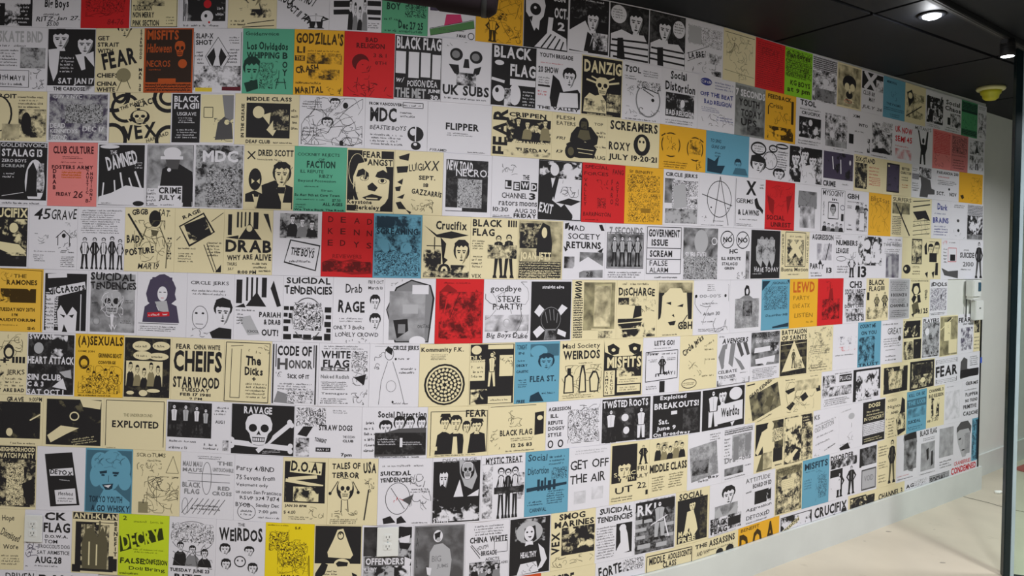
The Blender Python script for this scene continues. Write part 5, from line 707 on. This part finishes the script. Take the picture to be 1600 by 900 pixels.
c|cream flyer with small ghostly pillar photo under rough title|Tb 12 6 92 14:CHANNEL 3;Tb 12 18 92 27:BAD RELIGION;Nkc 26 28 70 76 1 0.5;Gc 36 34 56 34 54 72 40 72;Tb 6 80 24 86:AND;Th 30 76 66 86:7:30
w|nearly blank white flyer shadowed by faint grey|Nlw 6 20 90 90 4 0.2;Sg 8 6 60 10 1
w|white sheet of stacked rough handwriting against black trim|Thb 20 4 90 14:GERMS;Sh 10 18 90 28 1;Thb 20 32 92 42:FLIPPER;Tb 20 48 90 56:NO TREND;Tb 10 62 84 72:PRIMITIVE;Thb 10 78 94 90:CALICHE
#9
c|cream flyer of loose marker words, left picture edge|Th 52 10 78 22:Hope;Th 50 36 92 50@24:Dismissed;Th 56 58 88 66:Wore;Sh 52 74 92 92 4
w|white flyer partly covered by the left outlet|Tb 42 3 88 16:CK;Tb 40 20 96 36:FLAG;Tb 44 40 92 45:D.O.W.A.;T 42 48 70 54:TOM;T 30 56 96 62:TROCCOLI'S DOG;T 28 66 96 72:SAT ARMISTICE;Tb 24 76 80 87:AUG.28;S 22 89 76 93 1;Zv 4 54 30 80 16;Gk 2 10 6 10 6 46 2 46;S 4 90 12 94 1
c|cream flyer of clustered raised hands sculpture photo|Rk 2 1 98 12;Tcb 3 2 97 11:ANTI-KLAN;Rk 8 16 90 96;Rc 52 17 90 70;Nkc 20 20 80 92 2 0.6;Gd 24 92 22 50 30 28 44 24 56 40 66 22 78 50 76 92;Ld 30 46 30 20 4;Ld 44 46 46 18 4;Ld 58 46 60 14 4;Ld 70 46 74 22 4;Lw 38 86 38 48 3;Lw 54 86 54 52 3;Tbv 90 14 98 70:BENEFIT;Rk 88 74 98 94;Rk 2 86 20 98
L|bright lime yellow flyer with tilted black name strip|T 8 3 16 10:2;Sd 30 8 96 14 1;Gk 2 36 86 20 90 38 4 62;Tpb 6 26 84 52@-12:DECRY;Thb 4 70 52 80:FALSE;Thb 50 70 98 80:CONFESSION;Th 22 84 50 90:Doll;Th 54 84 94 92:Bring;S 4 92 50 98 1;Sd 30 54 90 62 2
w|white flyer of cartoon heads reading TUESDAY JUNE 23|Ok 4 6 96 56 1;Sk 6 8 94 34 5;N 6 10 94 40 5 0.5;C 12 40 90 78 3;Zd 8 36 94 80 16;Tb 4 82 88 89:TUESDAY JUNE 23;Tb 14 91 72 99:RITZ
w|white flyer with ring of small faces under ragged title|T 44 4 58 9:THE;Thb 6 10 94 34:WEIRDOS;F 8 38 30 58;F 58 40 78 58;Ok 38 56 62 74 2;Ek 44 62 47 65;Ek 53 62 56 65;F 12 62 32 82;F 66 66 86 86;Tb 38 90 62 97:1977
y|bright yellow flyer of scribbled monster heads|Zd 8 10 48 44 26;N 8 14 46 44 5 0.6;Zd 26 26 88 80 40;N 30 30 84 70 5 0.6;Tb 60 5 74 9:S.F.;S 4 2 50 5 1;Tb 34 82 72 92:KING;S 40 92 76 99 1;Lk 90 50 92 92 1.5
c|black and cream flyer of shaggy ghost doll with bats|Rk 2 2 98 62;Gc 40 24 48 8 60 6 72 30 82 48 76 54 30 52 28 44;Ek 48 10 62 24;Ec 50 13 60 22;Ec 42 54 76 72;Gk 46 62 52 58 72 60 70 66 50 67;Gk 2 98 4 78 18 60 30 64 24 78 8 90;Ed 52 12 56 16;Gk 40 96 50 90 60 94 70 84 84 90 70 98;Gk 80 76 92 80 84 88;S 18 72 48 90 4
w|grey photo flyer carrying the wall outlet|Nkl 3 3 97 97 1 0.55;Nkd 3 3 30 50 4 0.7;Gk 72 2 96 4 94 14 74 12;Gw 70 22 94 16 92 28 76 30;Gk 72 28 96 30 90 40 74 38;Gw 80 50 98 56 90 76 78 66;Rd 6 51 84 66;Twb 8 53 82 64:OFFENDERS;Tw 4 68 30 76:MURPHY;Rw 26 86 70 97;Nkw 64 66 96 96 1 0.6
w|flat grey flyer of bald laughing man in raincoat|Rg 2 2 98 98;Ngd 4 4 96 96 4 0.2;Ew 38 10 56 30;Gk 40 16 52 12 50 24 42 26;El 44 22 52 29;Gl 30 96 32 46 40 34 56 32 70 42 74 60 70 96;Tg 36 52 54 62:BIG;Tg 46 66 68 74:JUMS;Tg 34 88 74 97:DUCES;Tdv 4 4 12 70:RAWL;Gw 26 70 36 72 34 84 28 82
w|white flyer of two bold words above inked crowd|S 18 6 94 24 4;Tb 10 26 96 36:CHINA WHITE;Lk 12 40 34 62 1.5;Lk 14 38 34 56 1.5;Th 26 40 52 48@-14:YOUTH;Tb 36 50 72 58:BRIGADE;Q 66 36 96 54 1;T 46 62 78 67:ADICTS;T 62 70 98 74:THE BLADES;N 10 68 80 98 2 0.6;C 14 72 80 98 4
w|black flyer of curly haired woman in dark crop top|Rk 2 2 98 98;Nlk 14 4 86 44 1 0.5;El 16 8 80 46;Gk 36 20 62 16 66 40 50 48 36 38;Ew 36 16 60 42;Ek 40 25 45 28;Ek 51 25 56 28;Gk 44 34 54 34 50 37;Gw 40 42 56 42 58 50 38 50;Gk 28 52 48 48 68 50 70 78 26 80;Twb 28 60 66 70:HEALTHY;Gw 70 48 84 58 92 76 80 90 68 94 78 78;Gw 28 80 66 78 72 96 20 98;Zd 28 80 66 96 8
c|cream flyer with three letters up the side of crowd photo|Tb 18 3 76 14:SMOG;Tb 8 16 96 27:MARINES;Tbq 2 34 20 72:VEX;Nkc 24 28 98 76 1 0.65;N 24 40 60 76 2 0.7;Zd 4 78 96 98 20
w|white flyer with seated pale man beside spiky lettering|Thb 10 4 94 16:SUICIDAL;Thb 4 18 96 30:TENDENCIES;Sd 4 36 52 94 12;Rk 54 36 96 90;Gw 64 42 76 38 84 56 90 88 60 92 46 94 66 70;Ew 62 38 80 52;Lk 60 66 56 84 1
w|flyer of crossed out cat figure on dark brick wall|N 2 3 98 98 2 0.35;Rk 4 5 98 22;Nkg 4 22 98 98 2 0.55;Twb 8 10 60 30:RKL;Rl 4 36 20 44;Rl 24 38 44 44;Rl 4 52 30 58;Rl 6 66 28 72;Rl 72 50 96 56;Rl 74 70 96 76;Rl 10 82 40 90;Rl 54 84 80 92;Pll 40 8 82 78;Lw 40 50 80 36 2;Lw 72 40 84 76 3
c|cream flyer of woman on black with words beneath|Tb 10 4 80 16:SOCIAL;Rk 6 16 94 96;Nkd 72 20 94 94 2 0.6;F 38 20 60 42;Gc 34 40 52 38 60 56 66 76 52 90 40 70 30 84 26 78;Twb 10 74 44 84:MAN;Twb 10 86 60 95:FREE
w|white flyer of upturned grieving face, block letters below|F 36 10 76 50;Nkl 16 44 84 72 4 0.4;Gl 16 56 28 46 44 70 80 48 86 56 70 86 24 86;Nkw 4 66 96 94 2 0.5;Tb 6 70 54 82:BLACK;Tb 6 84 54 96:FLAG;Rk 56 72 94 88;Sg 10 96 90 99 1
w|white flyer with loose marker headings around small photo|Thd 8 6 84 16:ATTITUDE;Tb 30 20 88 29:BOARD OF ED;Nkw 36 36 88 62 1 0.75;S 6 30 28 36 1;Th 10 66 90 74:Aggression;Th 12 80 84 90:DETOXED;Sh 10 92 88 97 1
c|olive brown flyer of murky ruined building|Ndl 3 3 97 97 2 0.65;Nkc 10 20 90 96 2 0.5;Nlc 24 28 70 50 3 0.3;T 8 58 90 66:CONFLICT;S 6 4 92 12 2
u|blue flyer with short dark title and scattered ink|Tb 8 8 94 22:MISFITS;S 10 24 50 27 1;Sd 8 40 34 62 4;Zd 50 24 92 92 20;N 60 40 90 86 5 0.5
w|white flyer of black cut out dancers under rough caps|Tb 4 6 84 18:DISORDER;N 4 16 96 34 2 0.6;Rk 4 36 46 54;Pk 20 44 52 96;Pk 62 36 92 96;Nkw 4 52 40 80 1 0.4
w|white flyer with dark corner photo above framed square|Nkg 8 6 96 44 2 0.55;Rk 8 8 18 46;Rd 20 52 96 96;Rl 24 55 92 93;Tg 34 66 82 78:VOID
c|cream flyer of standing man in dark jacket|S 6 10 56 34 4;S 8 44 54 60 3;S 8 70 50 90 3;Pkd 56 4 98 96
w|white flyer of large shadowy grey face|Gg 30 10 34 -2 84 -4 92 20 90 60 76 84 56 80 40 40;Gk 32 4 88 -4 94 24 84 14 40 22;Ek 46 34 58 38;Ek 70 32 82 36;Nkl 34 14 92 78 4 0.6;Sr 6 86 70 89 1;Sv 4 92 90 96 1;Ew 4 40 24 60
w|white flyer, slim title above two dark dancing figures|Tb 8 2 92 14:BLACK FLAG;Sd 20 18 90 26 2;Ngl 14 30 84 90 4 0.5;G 40 46 52 42 54 66 46 70;G 66 52 74 50 76 80 66 84;S 8 94 90 98 1
w|white flyer filled by soft grey pencil drawing|Ngl 8 8 96 72 5 0.6;Ngl 8 8 96 72 4 0.35;S 8 78 90 96 3
w|white flyer with cropped head of swept haired man|Gd 14 28 14 14 36 2 76 2 96 16 92 34 80 20 30 24;Gl 14 26 30 20 80 20 90 36 84 64 66 84 48 84 22 50;Gk 24 40 40 38 38 42 26 43;Gk 58 34 76 34 74 38 60 38;Ek 42 66 62 69;Lk 50 42 44 56 1;Ngl 60 30 90 78 4 0.5;Tr 4 90 96 99:CRANBERRIES
u|thin blue strip of flyer at black edge trim|Rk 70 4 96 98;Nkp 4 4 70 96 2 0.5
#10
w|white flyer cut off at bottom left corner|Th 50 4 96 20:DRIVEN;Rk 60 20 80 60
w|white flyer below left outlet, only heavy letter tops|Tb 4 6 96 60:DISSES
-
-
-
-
-
-
r|orange red flyer top just showing under black flyer|Ek 20 8 80 80;Zk 10 4 90 50 20
c|cream flyer at frame bottom beginning SUICIDE|Tb 4 10 60 36:SUICIDE;Zd 10 40 90 96 30
w|white flyer with FORTE scrawled beside doodles|Thb 6 8 52 34@-4:FORTE;Nkw 54 4 96 30 5 0.6;Zd 10 40 90 90 20
c|cream flyer framed in black beginning MIDDLE|Lk 3 8 97 8 1.5;Lk 3 8 3 98 1.5;Lk 97 8 97 98 1.5;Tb 8 12 40 28:MIDDLE;Tb 36 28 64 42:CLASS;Tb 46 12 96 26:ADOLESCENTS;T 10 46 26 54:12/1
c|cream flyer with ASSASSINS along its top|Tb 4 8 30 18:THE;Tb 34 6 92 22:ASSASSINS;T 8 26 36 36:AND WHY;S 30 26 90 32 1;E 50 32 66 50;E 72 30 90 50
y|orange flyer with giant black initials cropped by baseboard|T 6 4 50 12:BENEFIT;Tb 3 18 32 80:D.;Tb 34 14 64 76:O.;Tb 66 6 96 66:A.
w|black photo flyer with slanting word, right of the orange one|Rk 4 8 96 90;Nwk 6 10 94 86 1 0.6;Rc 6 30 60 40@-20;Tb 8 31 58 39@-20:MISSION
w|white flyer topped by tall black capitals above baseboard|Tb 4 8 96 36:CRUCIFIX;G 6 46 20 40 34 46;G 44 44 60 38 70 44;E 80 30 96 50
c|cream flyer with black tangled letters cropped by baseboard|Rk 6 8 62 60;Nkc 8 12 92 50 1 0.65
c|cream flyer with spaced heading and pink blot above baseboard|Tb 6 18 92 36:CHANNEL 3;Nrc 50 40 90 60 2 0.3;E 8 44 24 60
w|white flyer of black beetle doodle above baseboard|Tb 6 14 92 26:AGENTS;G 50 30 70 36 56 44;S 10 46 40 56 1;Nkw 40 8 96 40 5 0.3
w|grey speckled flyer with spaced initials above baseboard|Nkl 4 8 96 60 3 0.35;Tb 8 14 80 32:SOCIAL
w|white flyer topped by red condensed words at wall end|Trb 4 4 94 26:CONDEMNED;Pk 40 30 70 70;S 6 34 40 48 2'''
row = -1; specs = {}
for ln in ART.strip().split('\n'):
    if ln.startswith('#'): row = int(ln[1:]); specs[row] = []; continue
    specs[row].append(None if ln == '-' else ln.split('|'))
for row, L_ in specs.items():
    bs = [min(b_, END*100) for b_ in ROWS[row]]
    for k, sp in enumerate(L_):
        if sp is None or k+1 >= len(bs) or bs[k+1] - bs[k] < 3: continue
        s0, s1 = bs[k], bs[k+1]
        top = LINES['T' if row == 0 else str(row)]; bot = LINES['K' if row == 10 else str(row+1)]
        hT = [lerp(s_, KN, top) for s_ in (s0, s1)]; hB = [lerp(s_, KN, bot) for s_ in (s0, s1)]
        if row == 10: hB = [17.7, 17.7]
        if row == 0: hT = [min(h_, 290.2) for h_ in hT]
        flyer(row, k, s0, s1, hT, hB, 21.6 if row == 10 else None, sp)

# ---------------------------------------------------------------- fittings
def on_wall(s_, z, off=.003):
    x, y = wp(s_); xa, ya = wp(s_-.03); xb, yb = wp(s_+.03); a = math.atan2(yb-ya, xb-xa)
    return Vector((x + math.sin(a)*off, y - math.cos(a)*off, z)), a
def outlet(s_, z, w_, h, label):
    p, a = on_wall(s_, z, .0035); t = empty('wall_outlet', p, a); tag(t, label, 'outlet', 'wall outlets')
    bevbox('cover_plate', (-w_/2, -.007, -h/2, w_/2, 0, h/2), M_plastic, t, .002)
    for sz in (-1, 1):
        f = bevbox('receptacle', (-.017, -.0095, sz*.0195-.014, .017, -.006, sz*.0195+.014), M_plastic, t, .003)
        for sx in (-1, 1): mesh_obj('slot', *box(sx*.0065-.0011, -.0103, sz*.0195-.001, sx*.0065+.0011, -.0093, sz*.0195+.007), M_slot, f)
        g = lathe('ground_hole', [(.0024, 0), (.0024, .001)], M_slot, f, 10); g.location = (0, -.0093, sz*.0195-.0075); g.rotation_euler = (math.pi/2, 0, 0)
    sc_ = lathe('screw', [(.003, 0), (.0024, .001)], M_edge, t, 12); sc_.location = (0, -.007, 0); sc_.rotation_euler = (math.pi/2, 0, 0)
outlet(-1.013, .466, .078, .117, 'white duplex wall outlet at the left, on the white flyer beside the raised hands flyer')
outlet(.536, .475, .090, .124, 'white duplex wall outlet on the grey photo flyer near the bottom centre')
p, a = on_wall(4.950, 1.458, .004); t = empty('thermostat', p, a); tag(t, 'white wall thermostat with blue grey screen on bare wall near the papered wall end', 'thermostat')
bevbox('housing', (-.06, -.055, 0, .06, 0, .125), M_plastic, t, .006)
bevbox('screen', (.008, -.058, .042, .05, -.052, .108), M_screen, t, .002)
bevbox('mounting_foot', (-.045, -.045, -.02, .045, 0, .004), M_plastic, t, .003)
mesh_obj('shadow_gap', *box(-.052, -.006, -.15, -.045, 0, -.018), M_slot, t)  # dark strip standing in for the shadow gap below the thermostat
p, a = on_wall(5.045, 1.285, .004); t = empty('control_box', p, a); tag(t, 'plain white control box with small dark button just below the thermostat', 'box')
bevbox('cover', (-.065, -.035, 0, .065, 0, .145), M_plastic, t, .004)
bevbox('button', (-.010, -.038, .085, .012, -.033, .093), M_slot, t, .001)
p, a = on_wall(END + .003, .955, .006); o = bevbox('tape', (-.012, -.0012, 0, .014, 0, .042), M_tape, None, .0003, 1); o.location = p; o.rotation_euler = (0, 0, a)
tag(o, 'small piece of blue tape stuck on the black edge trim', 'tape')

# ceiling fittings
t = empty('strobe_dome', (3.22, 4.56, CEIL)); tag(t, 'yellow dome fitting with cream rim hanging from the dark ceiling', 'ceiling fitting')
lathe('rim', [(.082, 0), (.086, -.012), (.080, -.022), (.060, -.026)], M_yrim, t)
lathe('dome', [(.064, -.022), (.058, -.048), (.050, -.054), (.046, -.074), (.030, -.088), (.006, -.092)], M_yel, t)
t = empty('recessed_downlight', (1.975, 3.21, CEIL)); tag(t, 'round recessed downlight glowing white in the black ceiling', 'ceiling light')
lathe('trim_ring', [(.062, 0), (.062, -.006), (.048, -.010), (.040, -.006)], M_ceil, t)
lathe('lens', [(.040, -.004), (.038, -.013), (.025, -.020), (.006, -.023)], M_lens, t)
pl = bpy.data.lights.new('downlight_lamp', 'POINT'); pl.energy = 1.6; pl.shadow_soft_size = .03; pl.color = (.95, .97, 1)
lo = bpy.data.objects.new('downlight_lamp', pl); C.objects.link(lo); lo.parent = t; lo.location = (0, 0, -.05)
# track with rail and spot heads
ta = math.atan2(.463, .642); t = empty('ceiling_track', (1.889, 3.008, CEIL), ta); tag(t, 'black ceiling track rail running above the glass partition', 'track')
bevbox('rail', (-2.5, -.018, -.030, 3.5, .018, 0), M_black, t, .003)
mesh_obj('conductor_strip', *box(-2.5, -.003, -.0312, 3.5, .003, -.030), M_slot, t)
def spot_head(x, y, ztop, label, tilt, lit, L_=.12, rz=0):
    t = empty('track_spotlight', (x, y, ztop), rz); tag(t, label, 'spotlight')
    bevbox('adapter', (-.05, -.016, -.022, .05, .016, 0), M_black, t, .003)
    lathe('stem', [(.008, -.012), (.008, 0)], M_black, t, 12)
    b_ = lathe('lamp_body', [(.030, .02), (.040, .012), (.042, -.07), (.044, -.10), (.038, -.101)], M_black, t, 24); b_.location = (0, 0, -.006); b_.rotation_euler = tilt; b_.scale = (.8, .8, .75)
    for q in range(3):
        f = lathe('cooling_fin', [(.0445, -.012 - q*.012), (.0445, -.016 - q*.012)], M_black, b_, 24)
    ln = lathe('lens', [(.036, -.1015), (.02, -.104), (.004, -.105)], M_lens if lit else M_black, b_, 24)
    return t
spot_head(2.535, 3.475, CEIL-.03, 'black track spotlight with a lit white lens above the glass post', (0, 0, 0), True, rz=ta)
spot_head(3.05, 3.846, CEIL-.03, 'black track spotlight seen through the glass at right edge', (0, 0, 0), True, rz=ta)
# dark spotlight close to the camera at the top of the frame
t = empty('track_spotlight', (-.30, 1.66, CEIL)); tag(t, 'dark spotlight barrel hanging close in front of the top flyers', 'spotlight')
bevbox('adapter', (-.06, -.02, -.03, .06, .02, 0), M_black, t, .003)
lathe('stem', [(.009, -.48), (.009, -.03)], M_black, t, 12)
b_ = lathe('lamp_body', [(.030, -.15), (.043, -.14), (.045, .10), (.052, .11), (.052, .235), (.040, .25)], mat('brown_black_metal', (.012, .008, .010), .8, spec=.1, noise=.2, scale=12), t, 32, 'x')
b_.location = (.0, 0, -.514); b_.rotation_euler = (0, .105, 0)
lathe('bezel', [(.054, .215), (.054, .228)], M_black, b_, 32, 'x')

# glass partition at the right
t = empty('glass_partition', (2.765, 3.70, 0), math.radians(-14)); tag(t, 'glass partition with dark metal edge post and green tint at the right', 'partition')
bevbox('post', (-.018, -.02, 0, .014, .02, CEIL), M_frame, t, .003)
bevbox('edge_strip', (.014, -.016, 0, .034, .012, CEIL), M_edge, t, .002)
bevbox('pane', (.034, -.006, .01, 2.6, .006, CEIL-.002), M_glass, t, .001, 1)
bevbox('floor_channel', (.034, -.015, 0, 2.6, .015, .012), M_frame, t, .002)
# mat and scrap on the floor
bm = bmesh.new(); q = [(4.20, 5.565), (4.75, 5.93), (5.05, 5.35), (4.5, 4.98)]
V = [bm.verts.new((x, y, z)) for z in (0.0, .012) for x, y in q]
for f in ((3, 2, 1, 0), (4, 5, 6, 7), (0, 1, 5, 4), (1, 2, 6, 5), (2, 3, 7, 6), (3, 0, 4, 7)): bm.faces.new([V[i] for i in f])
bmesh.ops.bevel(bm, geom=list(bm.edges), offset=.004, segments=2, affect='EDGES')
me = bpy.data.meshes.new('floor_mat'); bm.to_mesh(me); bm.free(); me.materials.append(M_red); o = bpy.data.objects.new('floor_mat', me); C.objects.link(o)
tag(o, 'red floor mat behind the glass partition', 'mat')
r_ = random.Random(4); bm = bmesh.new(); bmesh.ops.create_icosphere(bm, subdivisions=2, radius=.02)
for v_ in bm.verts: v_.co = Vector((v_.co.x*1.5, v_.co.y*.8, max(v_.co.z, -.012)*.7 + .0084)) * r_.uniform(.8, 1.2)
zmin = min(v_.co.z for v_ in bm.verts)
for v_ in bm.verts: v_.co.z -= zmin
me = bpy.data.meshes.new('paper_scrap'); bm.to_mesh(me); bm.free(); me.materials.append(M_scrap); o = bpy.data.objects.new('paper_scrap', me); C.objects.link(o); o.location = (3.66, 4.99, 0)
tag(o, 'tiny crumpled white paper scrap on the floor near the wall end', 'scrap')
